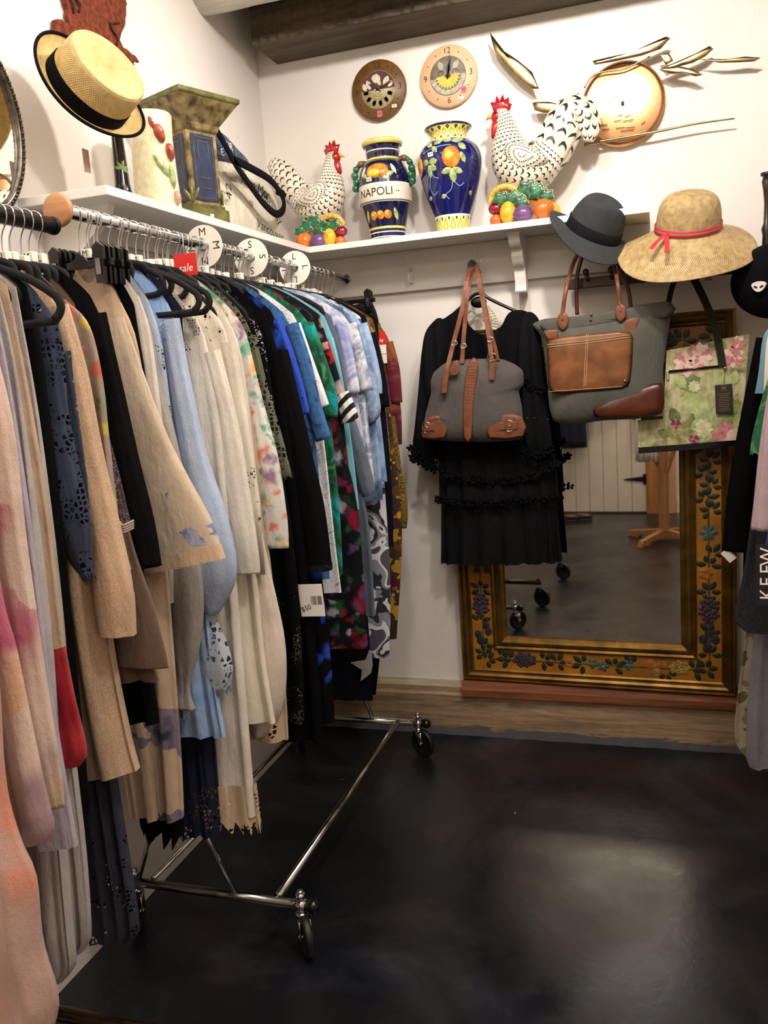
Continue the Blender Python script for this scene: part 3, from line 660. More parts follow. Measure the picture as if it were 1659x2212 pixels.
k8 = B(-1.30, 'cardigan', 'olive crochet cardigan with ring-patterned cuffs', 'cardigan', [(515, 668), (545, 730), (572, 880), (595, 1010), (610, 1080)], M_['olive_crochet'])
sleeve(k8, -1.295, [(540, 730, 26), (566, 850, 30), (590, 950, 42), (612, 1030, 44)], M_['olive_crochet'], jag=.01)
B(-1.255, 'dress', 'black sequinned dress beside the olive crochet cardigan', 'dress', [(545, 672), (575, 760), (612, 1000), (640, 1200), (655, 1400), (660, 1560)], M_['black_sequin'], amp=.012)
k9 = B(-1.20, 'dress', 'long black lace dress with a ticketed sleeve', 'dress', [(572, 676), (610, 800), (645, 1050), (675, 1300), (695, 1500), (702, 1600)], M_['black_lace'], amp=.012)
sleeve(k9, -1.19, [(600, 760, 46), (640, 950, 56), (672, 1100, 64), (690, 1232, 62)], M_['black_knit'], cuff=(M_['black_pattern'], .14))
k10 = B(-1.15, 'tunic', 'black tunic with a royal blue patterned sleeve band', 'tunic', [(585, 672), (622, 760), (655, 950), (690, 1200), (716, 1450), (722, 1560)], M_['black_blue'])
sleeve(k10, -1.145, [(595, 690, 22), (618, 760, 28), (640, 840, 34), (656, 896, 30)], M_['royal_print'])
def mk(y, name, label, cat, edge, m, sl=None, sm=None, cuff=None, **kw):
    g = garment(name, label, cat, y, edge, m, th=.018, amp=.007, **kw)
    if sl: sleeve(g, y-.008, sl, sm or m, cuff=cuff, fr=.002)
    return g
mk(-1.10, 'blouse', 'denim blue and black spattered blouse', 'blouse', [(612, 676), (650, 760), (680, 950), (700, 1150), (712, 1250)], M_['denim_print'], [(630, 700, 30), (655, 780, 34), (676, 870, 36), (700, 950, 36)])
mk(-1.05, 'shirt', 'white printed shirt with a wide open sleeve end', 'shirt', [(632, 678), (668, 760), (700, 950), (722, 1150), (738, 1280)], M_['white_print'], [(640, 700, 20), (660, 770, 28), (682, 840, 36), (697, 880, 34)])
mk(-.99, 'blouse', 'teal and green marbled blouse', 'blouse', [(645, 670), (688, 740), (715, 900), (735, 1100), (742, 1240)], M_['teal_print'], [(664, 700, 30), (690, 780, 32), (712, 850, 34), (716, 900, 30)])
mk(-.94, 'dress', 'dark dress printed with lilac and crimson flowers', 'dress', [(668, 680), (705, 780), (738, 950), (772, 1100), (790, 1320), (795, 1400)], M_['dark_garden'])
mk(-.90, 'blouse', 'dark blouse with red patches and a black and white striped cuff', 'blouse', [(690, 680), (720, 780), (742, 900), (760, 1050), (775, 1150)], M_['red_dark'], [(700, 740, 22), (722, 820, 26), (738, 870, 30)])
b = MB()
sleeve(GR['dark blouse with red patches and a black and white striped cuff'][0], -.915, [(737, 850, 34), (750, 885, 38), (757, 912, 38)], M_['stripe_bw'], part='striped_cuff')
mk(-.85, 'shirt', 'aqua shirt showing as a narrow light blue strip', 'shirt', [(700, 682), (728, 760), (748, 880), (765, 1000), (776, 1100)], M_['aqua'], [(712, 730, 16), (728, 800, 18), (738, 850, 18)])
mk(-.80, 'dress', 'grey-blue long sleeved dress with a tied cuff', 'dress', [(716, 684), (745, 800), (775, 1000), (800, 1150), (812, 1330)], M_['grey_blue'], [(752, 900, 26), (775, 980, 34), (792, 1050, 36), (798, 1070, 24)])
mk(-.75, 'blouse', 'lavender and violet cloud-print blouse', 'blouse', [(720, 676), (752, 720), (770, 850), (785, 950), (792, 1000)], M_['lavender'], [(735, 700, 28), (752, 780, 30), (765, 850, 30)])
mk(-.69, 'blouse', 'grey and white cloud-print blouse with a short sleeve', 'blouse', [(738, 676), (770, 730), (790, 850), (804, 980), (812, 1060)], M_['grey_cloud'], [(756, 700, 28), (774, 770, 32), (790, 845, 34)])
mk(-.63, 'blouse', 'slate blue blouse with a gathered balloon sleeve', 'blouse', [(752, 678), (785, 740), (806, 860), (820, 980), (828, 1080)], M_['slate_blue'], [(770, 710, 28), (786, 780, 32), (797, 850, 44), (798, 890, 50), (792, 912, 22)])
mk(-.57, 'blouse', 'light denim blue watercolour blouse', 'blouse', [(768, 680), (798, 740), (816, 860), (830, 980), (836, 1040)], M_['denim_sky'], [(780, 700, 28), (796, 760, 32), (808, 820, 34), (812, 852, 30)])
mk(-.52, 'dress', 'black, grey and white camouflage-print dress', 'dress', [(778, 684), (806, 800), (826, 1000), (842, 1250), (840, 1420)], M_['camo_white'])
mk(-.47, 'blouse', 'navy blouse at the dark end of the rail', 'blouse', [(790, 684), (812, 760), (834, 900), (846, 1050), (850, 1180)], M_['navy'], [(800, 720, 24), (818, 800, 26), (830, 880, 26)])
mk(-.43, 'cardigan', 'golden brown lace cardigan behind the rose sleeve', 'cardigan', [(796, 690), (820, 800), (838, 930), (842, 980)], M_['gold_lace'], [(806, 900, 34), (818, 950, 40), (824, 980, 30)])
mk(-.50, 'blouse', 'rose pink sleeved blouse low between dark dresses', 'blouse', [(780, 690), (800, 800), (808, 900), (812, 960)], M_['rose'], [(790, 925, 22), (800, 970, 24), (808, 1004, 22)])
mk(-.38, 'dress', 'dark bronze paisley dress', 'dress', [(806, 690), (832, 800), (850, 950), (868, 1150), (856, 1380)], M_['paisley'])
mk(-.26, 'blouse', 'burgundy and gold patterned blouse nearest the back wall', 'blouse', [(812, 692), (842, 740), (856, 830), (866, 885), (868, 960)], M_['burgundy'], [(836, 740, 26), (850, 800, 28), (858, 870, 24)])
mk(-.30, 'kimono', 'gold net kimono with a drooping patterned sleeve', 'kimono', [(822, 700), (842, 900), (850, 1050), (856, 1100)], M_['gold_net'], [(838, 900, 30), (850, 1000, 34), (862, 1090, 38), (864, 1140, 30)])
mk(-.90, 'trousers', 'navy trousers hanging low with their legs showing', 'trousers', [(690, 690), (715, 1000), (740, 1200), (765, 1360), (772, 1395)], M_['navy_trouser'])
st = mk(-.62, 'dress', 'black dress with a pale grey star near its hem', 'dress', [(735, 690), (760, 900), (785, 1200), (800, 1400), (806, 1512)], M_['navy'])
q = [at(757+dx, 1432+dy, y=-.665) for dx, dy in [(0, 0), (32, -5), (40, -27), (44, -20), (47, 5), (44, 22), (22, 40), (25, 15)]]
MB().add([(p[0], p[1], p[2]) for p in q]+[(p[0], p[1]+.006, p[2]) for p in q], [tuple(range(8)), tuple(range(15, 7, -1))]+[(i, (i+1) % 8, (i+1) % 8+8, i+8) for i in range(8)], 0, None, False).build('star_patch', fab('star_grey', '#a8a69c'), st)
mk(-.34, 'dress', 'slim black dress reaching almost to the floor near the wall', 'dress', [(815, 690), (830, 900), (830, 1200), (822, 1400), (812, 1500)], M_['black_knit'])
sk = garment('skirt', 'black sequinned skirt clipped on a black skirt hanger at the rail end', 'skirt', -.20, [(800, 646), (815, 680), (822, 740), (838, 1000), (842, 1100)], M_['black_pattern'], th=.02, zn=1.745, neck=.0, drop=.13)

# hangers for every garment
sizes = ['L', 'M', 'XL', 'S', 'M', 'L', 'S', 'L', 'XL', 'M']
rnd = random.Random(3)
for i, (lab, (g, wsh, dr)) in enumerate(list(GR.items())):
    black = abs(g.location.x-BXR) < .01
    xx, rz, bar = (BXR, BZR, .016) if black else (RX, RZ, .0125)
    if 'black sequinned skirt' in lab: hanger(-.20, 'black clip hanger carrying the sequinned skirt at the rail end', None, RX, RZ, 'clip'); continue
    hanger(g.location.y, 'black velvet hanger inside the '+' '.join(lab.split()[:7]), sizes[i % 10], xx, rz, 'velvet', None, rnd.uniform(-.003, .003), min(.19, wsh-.022), bar, dr*.92+.004)
# open hanger loops that show in front of garments
hanger(-1.545, 'black velvet hanger, left one of the two whose loops show before the ivory dress', None, RX+.0, RZ, 'velvet', None, .0, .185)
hanger(-1.515, 'black velvet hanger, right one of the two whose loops show before the ivory dress', None, RX+.0, RZ, 'velvet', None, .0, .195)
hanger(-2.055, 'black velvet hanger whose loop shows before the navy lace cardigan', 'L', BXR, BZR, 'velvet', None, 0, .19, .016)
hanger(-.835, 'black velvet hanger whose end curls out before the lavender blouse', None, RX, RZ, 'velvet', None, 0, .20)
for y in (-1.64, -1.61, -1.735+.10):
    pass
for k, y in enumerate((-1.69, -1.655, -1.625)):
    hanger(y, ('black clip hanger with oval clips, %s of three above the white top' % ('nearest', 'middle', 'farthest')[k]), None, RX, RZ, 'clip', None, 0, .09)
for k in range(22):
    y = -1.56+k*.055+rnd.uniform(-.012, .012)
    if y > -.36: break
    hanger(y, 'black velvet hanger crowded among garments on the chrome wall rail', rnd.choice('SML'), RX, RZ, 'velvet', 'spare hangers crowded on the wall rail', rnd.uniform(-.004, .004), .10, .0125, .04)
# small hooks dangling behind the wooden cap
b = MB()
# size discs
def disc(y, ltr, word):
    t = thing('size_divider', 'round white size divider marked %s on the wall rail' % ltr, 'size divider', (RX, y, RZ-.055))
    n = 48; R = .056; r = .0135; vs = []; fs = []
    for yy in (y-.0012, y+.0012):
        for rr in (r, R): vs += [(RX+rr*math.cos(2*math.pi*k/n), yy, RZ-.004+rr*math.sin(2*math.pi*k/n)) for k in range(n)]
    for k in range(n):
        j = (k+1) % n; fs += [(k, j, n+j, n+k), (2*n+k, 3*n+k, 3*n+j, 2*n+j), (n+k, n+j, 3*n+j, 3*n+k), (k, 2*n+k, 2*n+j, j)]
    MB().add(vs, fs, 0, None, False).build('disc', WHITEP, t)
    b = MB()
    for a in (0, 90, 180, 270):
        ra = math.radians(90-a); o = (RX+.037*math.cos(ra), y-.0016, RZ-.004+.037*math.sin(ra))
        text(b, ltr, .030, frame(o, (math.sin(ra), 0, -math.cos(ra)), (math.cos(ra), 0, math.sin(ra))))
    b.build('letters', INK, t)
disc(-1.15, 'M', ''); disc(-.865, 'S', ''); disc(-.535, 'L', '')
def sale_tag(y, px, py, w, h, label, white=0):
    q = at(px, py, y=y); t = thing('sale_tag', label, 'tag', (q[0], y, q[2]-h))
    M = frame((q[0], y, q[2]-h/2), (1, 0, 0), (0, 0, 1))
    MB().box((-w/2, -h/2, -.0006), (w/2, h/2, .0006), M=M).build('card', REDC, t)
    b = MB(); text(b, 'sale', h*.5, M @ Matrix.Translation((0, -h*.15, .001)), sh=.2); b.build('lettering', REDW, t)
    if white:
        M2 = M @ Matrix.Translation((0, -h/2-white/2, 0)); c = MB().box((-w/2, -white/2, -.0006), (w/2, white/2, .0006), M=M2).build('price_part', WHITEC, t)
        b = MB(); b.box((-w/2, -.0006, .0007), (w/2, .0006, .001), M=M2); text(b, '52', .012, M2 @ Matrix.Translation((-w*.15, white*.25, .001))); text(b, '19', .012, M2 @ Matrix.Translation((-w*.15, -white*.25, .001))); b.build('price_writing', INK, t)
    else: MB().tube([(q[0], y, q[2]), (q[0], y, RZ-.013)], .0006, 6).build('string', WHITEC, t)
sale_tag(-1.39, 398, 548, .062, .052, 'red sale tag dangling from the rail beside the M divider')
sale_tag(-.315, 817, 718, .052, .045, 'red and white sale tag hanging on the black sequinned skirt', .066)
q = at(670, 1262, y=-1.235); t = thing('price_tag', 'white price tag with a barcode hanging on the black lace dress', 'tag', (q[0], -1.235, q[2]-.08))
M = frame((q[0], -1.235, q[2]-.045), (1, 0, .04), (0, 0, 1))
MB().box((-.035, -.045, -.0006), (.035, .045, .0006), M=M, b=.0005).build('card', WHITEC, t)
b = MB(); rb = random.Random(2)
for k in range(16): x0 = -.002+k*.0021; b.box((x0, -.012, .0007), (x0+rb.choice((.0006, .0013)), .012, .001), M=M)
text(b, '$50', .02, M @ Matrix.Translation((-.018, -.022, .001)) @ Matrix.Rotation(.3, 4, 'Z')); b.build('barcode_and_price', INK, t)
# ---------------------------------------------------------------- pottery helpers
def surf(prof, cx, cy, z0):
    """maps (arc offset u, height z) onto a turned body, facing the given angle"""
    zs = [p[1] for p in prof]; rs = [p[0] for p in prof]
    def f(u, z, off=.0008, a0=-math.pi/2):
        r = float(np.interp(z, zs, rs))+off; a = a0+u/max(r, .02)
        return (cx+r*math.cos(a), cy+r*math.sin(a), z0+z)
    return f
def decal(mb, f, poly, mi=0, puff=.0015, a0=-math.pi/2, off=.0006):
    """slightly raised painted shape on a turned body"""
    cx = sum(p[0] for p in poly)/len(poly); cz = sum(p[1] for p in poly)/len(poly); rings = []
    for k, (s_, o) in enumerate(((1.0, off), (.85, off+puff*.6), (.5, off+puff*.9), (.05, off+puff))):
        rings.append([f(cx+(p[0]-cx)*s_, cz+(p[1]-cz)*s_, o, a0) for p in poly])
    mb.loft(rings, mi, True, False)
def ell(cx, cz, rx, rz, n=18, rot=0):
    c, s_ = math.cos(rot), math.sin(rot)
    return [(cx+rx*math.cos(2*math.pi*k/n)*c-rz*math.sin(2*math.pi*k/n)*s_, cz+rx*math.cos(2*math.pi*k/n)*s_+rz*math.sin(2*math.pi*k/n)*c) for k in range(n)]
def leafp(cx, cz, L, W, ang, n=7):
    o = [(L*(i/n-.0), W*math.sin(math.pi*i/n)**.8*(1+.12*(i % 2))) for i in range(n+1)]+[(L*(i/n), -W*math.sin(math.pi*i/n)**.8*(1+.12*(i % 2))) for i in range(n-1, 0, -1)]
    c, s_ = math.cos(ang), math.sin(ang); return [(cx+x*c-z*s_, cz+x*s_+z*c) for x, z in o]
def curve_dec(mb, f, pts, w, mi=0, a0=-math.pi/2):
    pts = smooth(pts, 5); L = []; R = []
    for i, p in enumerate(pts):
        a = pts[max(i-1, 0)]; b = pts[min(i+1, len(pts)-1)]; d = (b[0]-a[0], b[1]-a[1]); l = math.hypot(*d) or 1; n = (-d[1]/l*w/2, d[0]/l*w/2)
        L.append(f(p[0]+n[0], p[1]+n[1], .001, a0)); R.append(f(p[0]-n[0], p[1]-n[1], .001, a0))
    mb.loft([L, R], mi, False, False)
def text_on(mb, f, txt, size, z, mi=0, a0=-math.pi/2, u0=0):
    vs, fs = glyphs(txt, size)
    mb.add([f(u0+v[0], z+v[1], .0012, a0) for v in vs], fs, mi, None, False)
def sticker(parent, M, txt, w=.022, h=.014, red=False):
    c = MB().box((-w/2, -h/2, 0), (w/2, h/2, .0006), M=M).build('price_sticker', plain('pink_label', '#e0608a') if red else WHITEC, parent)
    b = MB(); text(b, txt, h*.7, M @ Matrix.Translation((0, 0, .0009))); b.build('price', INK, c)
COBALT = glaze('cobalt_glaze', '#141a5c', .25); NAVYG = glaze('navy_glaze', '#12143a', .25); YELG = glaze('yellow_glaze', '#e0d070')
ORG = plain('orange_glaze', '#e88a30', .12, 0, .35, 40, coat=.6); YEL2 = plain('warm_yellow_glaze', '#f0c448', .12, 0, .2, 30, coat=.6)
LEAFG = plain('leaf_glaze', '#a8b878', .15, 0, .3, 60, coat=.6); DLEAF = plain('dark_leaf_glaze', '#2f6a48', .15, 0, .4, 40, coat=.6)
CREAMG = plain('cream_glaze', '#e0d6c4', .15, 0, .08, 30, coat=.5); WHITEG = plain('white_glaze', '#e8e6ea', .12, 0, .03, coat=.5); PALEB = plain('pale_blue_line', '#9aa8d0', .2)
def trefoil_mat():
    t = NT('yellow_band_glaze'); v = t.coord('UV'); s_ = t.n('ShaderNodeSeparateXYZ'); t.l(v, s_.inputs[0])
    def cell(off):
        a = t.math('SUBTRACT', t.math('FRACT', t.math('ADD', s_.outputs[0], off)), .5); b = t.math('SUBTRACT', t.math('FRACT', t.math('ADD', s_.outputs[1], off)), .5)
        return t.math('ABSOLUTE', a), t.math('ABSOLUTE', b)
    a, b = cell(0); c1 = t.math('LESS_THAN', t.math('ADD', a, b), .13)
    d1 = t.math('SQRT', t.math('ADD', t.math('POWER', t.math('SUBTRACT', a, .13), 2), t.math('POWER', b, 2))); d2 = t.math('SQRT', t.math('ADD', t.math('POWER', t.math('SUBTRACT', b, .15), 2), t.math('POWER', a, 2)))
    m1 = t.math('MAXIMUM', t.math('LESS_THAN', d1, .10), t.math('LESS_THAN', d2, .11))
    a2, b2 = cell(.5); ln = t.math('LESS_THAN', t.math('ABSOLUTE', t.math('SUBTRACT', t.math('ADD', a2, b2), .30)), .03)
    t.set(Base_Color=t.mix(t.math('MAXIMUM', m1, ln), srgb('#e8dc78'), srgb('#14184c')), Roughness=.12); t.b.inputs['Coat Weight'].default_value = .5; return t.m
TREF = trefoil_mat()
ST = 1.977

# ---- tall cobalt vase with oranges
cx, cy = .777, -.13
t = thing('vase', 'tall cobalt blue vase painted with oranges and leaves, yellow bands at lip and foot', 'vase', (cx, cy, ST))
H = .365; prof = [(.055, 0), (.06, .004), (.062, .055), (.066, .062), (.086, .12), (.104, .18), (.114, .235), (.112, .27), (.098, .30), (.074, .318), (.066, .322), (.066, .34), (.078, .355), (.083, .362)]
fine = smooth(prof, 5)
def seg(a, b): return [p for p in fine if a-1e-6 <= p[1] <= b+1e-6]
def shift(p): return [(r, z+ST) for r, z in p]
T0 = Matrix.Translation((cx, cy, 0))
MB().lathe(shift(seg(.055, .320)), 48, M=T0).build('body', COBALT, t)
bd = [p for p in fine if p[1] <= .060]; MB().lathe(shift(bd), 48, uv=(14, 2), M=T0).build('foot_band', TREF, t)
nk = [p for p in fine if p[1] >= .317]; MB().lathe(shift(nk), 48, uv=(16, 2), M=T0, caps=False).build('neck_band', TREF, t)
MB().lathe(shift([(.083, .361), (.086, .365), (.083, .369), (.075, .366), (.064, .345), (.06, .32), (.01, .30)]), 48, M=T0, caps=False).build('lip', NAVYG, t)
for P_ in ([(.0625, .054), (.066, .058), (.066, .062)], [(.074, .316), (.077, .3185), (.072, .321)]): MB().lathe(shift(P_), 48, M=T0, caps=False).build('white_ring', WHITEG, t)
f = surf(fine, cx, cy, ST); b = MB()
decal(b, f, ell(.03, .245, .032, .036, 24), 0, .004); decal(b, f, ell(-.115, .235, .025, .034, 20), 0, .004)
decal(b, f, ell(.022, .250, .014, .018, 16), 1, .0052, off=.0035)
for L in [(-.035, .295, .045, .011, .5), (-.04, .29, .03, .010, 2.6), (-.04, .29, .032, .009, -.9), (.03, .3, .045, .011, .15), (.03, .3, .04, .011, 2.7), (.055, .29, .038, .010, -.6), (.065, .26, .04, .009, -1.2), (-.055, .235, .035, .011, .1), (-.055, .235, .03, .010, 2.9), (-.055, .23, .045, .010, -1.5), (-.05, .225, .03, .009, -.6), (.03, .205, .04, .010, -.3), (.03, .205, .045, .012, -1.5), (.03, .205, .04, .010, 3.4), (-.08, .12, .02, .007, .3), (.0, .125, .02, .007, 3.6), (.09, .12, .02, .007, .9)]: decal(b, f, leafp(*L), 2, .0015)
for P in [[(-.09, .27), (-.05, .28), (0, .285), (.03, .285)], [(-.055, .23), (-.04, .19), (-.02, .18)], [(-.055, .19), (-.06, .15), (-.045, .13), (-.03, .14)], [(.03, .17), (.02, .14), (-.0, .125), (.01, .11)], [(.03, .17), (.05, .15), (.07, .16)], [(-.06, .2), (-.085, .15), (-.08, .12)]]: curve_dec(b, f, P, .0025, 3)
b.build('painted_fruit', [ORG, YEL2, LEAFG, PALEB], t)
q = f(-.045, .262, .002, -math.pi/2); sticker(t, frame(q, (1, -.4, 0), (0, -.1, 1)), '$79')

# ---- NAPOLI jar
cx, cy = .527, -.13
t = thing('jar', 'navy ceramic jar with side handles lettered NAPOLI and painted pumpkins', 'jar', (cx, cy, ST))
prof = [(.062, 0), (.065, .004), (.066, .02), (.068, .045), (.078, .085), (.086, .12), (.095, .15), (.096, .195), (.092, .235), (.078, .272), (.062, .286), (.062, .31), (.064, .33), (.07, .345)]
fine = smooth(prof, 5); T0 = Matrix.Translation((cx, cy, 0)); f = surf(fine, cx, cy, ST)
MB().lathe(shift(fine), 48, M=T0).build('body', NAVYG, t)
MB().lathe(shift([(.070, .338), (.075, .342), (.077, .350), (.073, .356), (.062, .35), (.056, .33), (.05, .28), (.01, .27)]), 48, M=T0, caps=False).build('lip', YELG, t)
ap = smooth([(.0945, .138), (.0975, .14), (.098, .19), (.0955, .192)], 3)
MB().lathe(shift(ap), 48, M=T0, caps=False).build('name_band', CREAMG, t)
b = MB(); f2 = surf([(.0975, 0), (.0985, .4)], cx, cy, ST); text_on(b, f2, 'NAPOLI', .040, .165, u0=-.012); b.add(*(lambda vs: (vs, [(0, 1, 2, 3)]))([f2(.072+dx, .165+dz, .0012) for dx, dz in ((-.002, -.002), (.002, -.002), (.002, .002), (-.002, .002))]), 0, None, False)
b.add(*(lambda vs: (vs, [(0, 1, 2, 3)]))([f2(.080+dx, .165+dz, .0012) for dx, dz in ((-.002, -.002), (.002, -.002), (.002, .002), (-.002, .002))]), 0, None, False); b.build('lettering', INK, t)
def ring_on(z, h, m_, e_=.0015):
    rr = float(np.interp(z, [p[1] for p in fine], [p[0] for p in fine])); MB().lathe(shift([(rr-.0005, z-h), (rr+e_, z), (rr-.0005, z+h)]), 48, M=T0, caps=False).build('glaze_ring', m_, t)
for z in (.134, .196, .318, .030, .013): ring_on(z, .0025, WHITEG, .0025)
for z in (.288, .046): ring_on(z, .005, YELG, .0025)
b = MB(); decal(b, f, ell(0, .240, .042, .026, 24), 0, .006); decal(b, f, ell(-.012, .232, .028, .016, 20), 1, .008, off=.002)
for L in [(.035, .222, .03, .008, .3), (-.04, .22, .03, .008, 2.6), (.02, .214, .03, .006, -.2)]: decal(b, f, leafp(*L), 2, .0015)
for s_ in (-1, 1): decal(b, f, leafp(s_*.05, .262, .045, .007, -1.0 if s_ > 0 else -2.1), 3, .003)
for u in (-.028, 0, .028): decal(b, f, ell(u, .088, .0145, .0155, 18), 0, .004); decal(b, f, ell(u-.003, .090, .006, .007, 12), 1, .005, off=.003)
for s_ in (-1, 1): decal(b, f, leafp(s_*.055, .11, .045, .008, -1.4 if s_ > 0 else -1.75), 2, .002)
b.build('painted_fruit', [ORG, YEL2, LEAFG, CREAMG], t)
for s_ in (-1, 1):
    b = MB().tube(smooth([(cx+s_*.058, cy, ST+.285), (cx+s_*.085, cy-.005, ST+.290), (cx+s_*.108, cy-.005, ST+.262), (cx+s_*.112, cy, ST+.22), (cx+s_*.092, cy, ST+.19)], 5), [.009]*21, 12)
    for k in range(4): b.ball((cx+s_*(.104+.006*(k % 2)), cy-.012, ST+.27-.022*k), .012+.002*(k % 2), 1, 12)
    b.ball((cx+s_*.084, cy-.012, ST+.287), .012, 2, 12); b.build('handle', [DLEAF, DLEAF, plain('brown_glaze', '#7a4a30', .2, coat=.5)], t)
q = f(-.03, .212, .003); sticker(t, frame(q, (1, -.3, 0), (0, -.1, 1)), '$68')

# ---- roosters
def scallop_mat():
    t = NT('feather_glaze'); s_ = t.n('ShaderNodeSeparateXYZ'); t.l(t.coord('UV'), s_.inputs[0])
    u, v = s_.outputs[0], s_.outputs[1]; row = t.math('FLOOR', v); par = t.math('MULTIPLY', t.math('MODULO', row, 2), .5)
    wob = t.math('MULTIPLY', t.math('SUBTRACT', t.noise(t.coord('UV'), 1.3).outputs[0], .5), .35)
    a = t.math('SUBTRACT', t.math('FRACT', t.math('ADD', t.math('ADD', u, par), wob)), .5); b = t.math('FRACT', v)
    edge = t.math('SUBTRACT', .72, t.math('MULTIPLY', t.math('MULTIPLY', a, a), 2.6)); d = t.math('SUBTRACT', edge, b)
    m = t.math('MULTIPLY', t.math('MULTIPLY', t.math('GREATER_THAN', d, 0), t.math('LESS_THAN', d, .30)), t.math('LESS_THAN', t.math('ABSOLUTE', a), .36))
    n = t.noise(t.coord(), 20); c = t.ramp(n.outputs[0], [(.3, '#cfc3ae'), (.7, '#e6dfd0')])
    t.set(Base_Color=t.mix(m, c, srgb('#26241f')), Roughness=.15); t.b.inputs['Coat Weight'].default_value = .5
    t.bump(t.math('MULTIPLY', m, -1), .4, .002); return t.m
FEATH = scallop_mat(); COMB = plain('comb_glaze', '#a81e24', .12, 0, .2, 30, coat=.6); BEAK = glaze('beak_glaze', '#e0b840'); CORN = plain('corn_glaze', '#d8b050', .2, 0, .3, 120, coat=.4)
def rooster(cx, cy, s, k, label, tail_pts, tail_w):
    """s = facing (+1 right), k = size"""
    t = thing('rooster_figurine', label, 'figurine', (cx, cy, ST))
    def P(x, z): return (cx+s*x*k, cy, ST+z*k)
    # body loft: from breast/head spine to the tail root.  (x, z, radius in-plane, radius y)
    sp = smooth([(.062, .345, .006, .006), (.060, .335, .022, .018), (.050, .31, .027, .022), (.044, .28, .034, .030), (.040, .245, .048, .044), (.030, .205, .066, .058), (.005, .175, .078, .066), (-.030, .165, .076, .064), (-.065, .180, .060, .050), (-.092, .205, .046, .036)], 4)
    rings = []
    for i, (x, z, r, ry) in enumerate(sp):
        a = sp[max(i-1, 0)]; b = sp[min(i+1, len(sp)-1)]; d = Vector((b[0]-a[0], 0, b[1]-a[1])).normalized(); n = Vector((-d.z, 0, d.x))
        c = Vector((x, 0, z)); rg = []
        for j in range(32):
            an = 2*math.pi*j/32; v = c+n*r*math.cos(an)+Vector((0, 1, 0))*ry*math.sin(an); rg.append((cx+s*v.x*k, cy+v.y*k, ST+v.z*k))
        rings.append(rg)
    body = MB().loft(rings, 0, True, True, uv=(22, 28)).build('body', FEATH, t)
    # tail: broad flattened fan
    tp = smooth(tail_pts, 5); rings = []
    for i, (x, z, r) in enumerate(tp):
        a = tp[max(i-1, 0)]; b = tp[min(i+1, len(tp)-1)]; d = Vector((b[0]-a[0], 0, b[1]-a[1])).normalized(); n = Vector((-d.z, 0, d.x)); c = Vector((x, 0, z))
        rings.append([(lambda v: (cx+s*v.x*k, cy+v.y*k, ST+v.z*k))(c+n*(r*(1+.07*math.cos(9*math.pi*2*j/32)))*math.cos(2*math.pi*j/32)+Vector((0, 1, 0))*min(r*.55, tail_w)*math.sin(2*math.pi*j/32)) for j in range(32)])
    MB().loft(rings, 0, True, True, uv=(9, 11)).build('tail', FEATH, t)
    # wing
    w_ = loop_smooth([(.045, .215), (.035, .18), (.0, .145), (-.05, .15), (-.085, .17), (-.055, .20), (-.01, .225), (.03, .235)], 4)
    for sy in (-1, 1):
        rg = []
        for q, off in ((1, .052), (.93, .062), (.7, .070), (.35, .074), (.02, .075)):
            rg.append([(cx+s*(-.01+(x+.01)*q)*k, cy+sy*off*k*.96, ST+(.19+(z-.19)*q)*k) for x, z in w_])
        MB().loft(rg, 0, True, False, uv=(26, 5)).build('wing', FEATH, t)
    # comb, face, wattle, beak
    cb = [(.030, .335), (.022, .352), (.030, .356), (.030, .372), (.042, .364), (.048, .384), (.058, .368), (.068, .384), (.074, .364), (.088, .366), (.082, .350), (.078, .335), (.06, .330)]
    b = MB(); b.pillow([(cx+s*x*k, ST+z*k) for x, z in cb], cy, .011*k, 0, 5); b.build('comb', COMB, t)
    b = MB(); b.ball((cx+s*.066*k, cy, ST+.322*k), .021*k, 0, 14, (1, .98, 1.1)); b.pillow([(cx+s*x*k, ST+z*k) for x, z in loop_smooth([(.058, .315), (.060, .285), (.072, .262), (.086, .262), (.088, .285), (.080, .312)], 4)], cy-.004, .016*k, 0, 5)
    b.build('wattle', COMB, t)
    b = MB().tube([P(.080, .328), P(.094, .326), P(.104, .318)], [.009*k, .006*k, .001], 10); b.build('beak', BEAK, t)
    for sy in (-1, 1): MB().ball((cx+s*.070*k, cy+sy*.0195*k, ST+.332*k), .0035*k, 0, 8).build('eye', INK, t)
    # legs
    for q in (.018, -.02):
        b = MB().tube([P(q, .12), P(q+.005, .085), P(q+.028, .045)], [.012*k, .008*k, .007*k], 10); b.build('leg', CORN, t)
    # base of fruit and leaves
    b = MB().lathe([(.085*k, ST), (.088*k, ST+.012), (.07*k, ST+.055*k), (.045*k, ST+.10*k), (.02*k, ST+.13*k)], 24, M=Matrix.Translation((cx+s*.0*k, cy, 0)), sc=(1, .78)); base = b.build('fruit_base', plain('base_glaze', '#8a6a48', .2, 0, .4, 30, coat=.5), t)
    def fruit(nm, x, y, z, r, m, sc=(1, 1, 1), rib=0):
        MB().ball((cx+s*x*k, cy+y*k, ST+z*k), r*k, 0, 24, sc, rib=rib).build(nm, m, base)
    PUM = plain('pumpkin_glaze', '#d8702a', .12, 0, .25, 30, coat=.6); PLU = plain('plum_glaze', '#6a4878', .12, 0, .3, 30, coat=.6); APL = plain('apple_glaze', '#9a2238', .12, 0, .3, 30, coat=.6); PEA = plain('pear_glaze', '#e0b030', .12, 0, .25, 30, coat=.6)
    fruit('pumpkin', -.065, -.045, .033, .036, PUM, (1, .9, .92), .14)
    fruit('plum', -.005, -.062, .026, .028, PLU, (1.1, .8, .92))
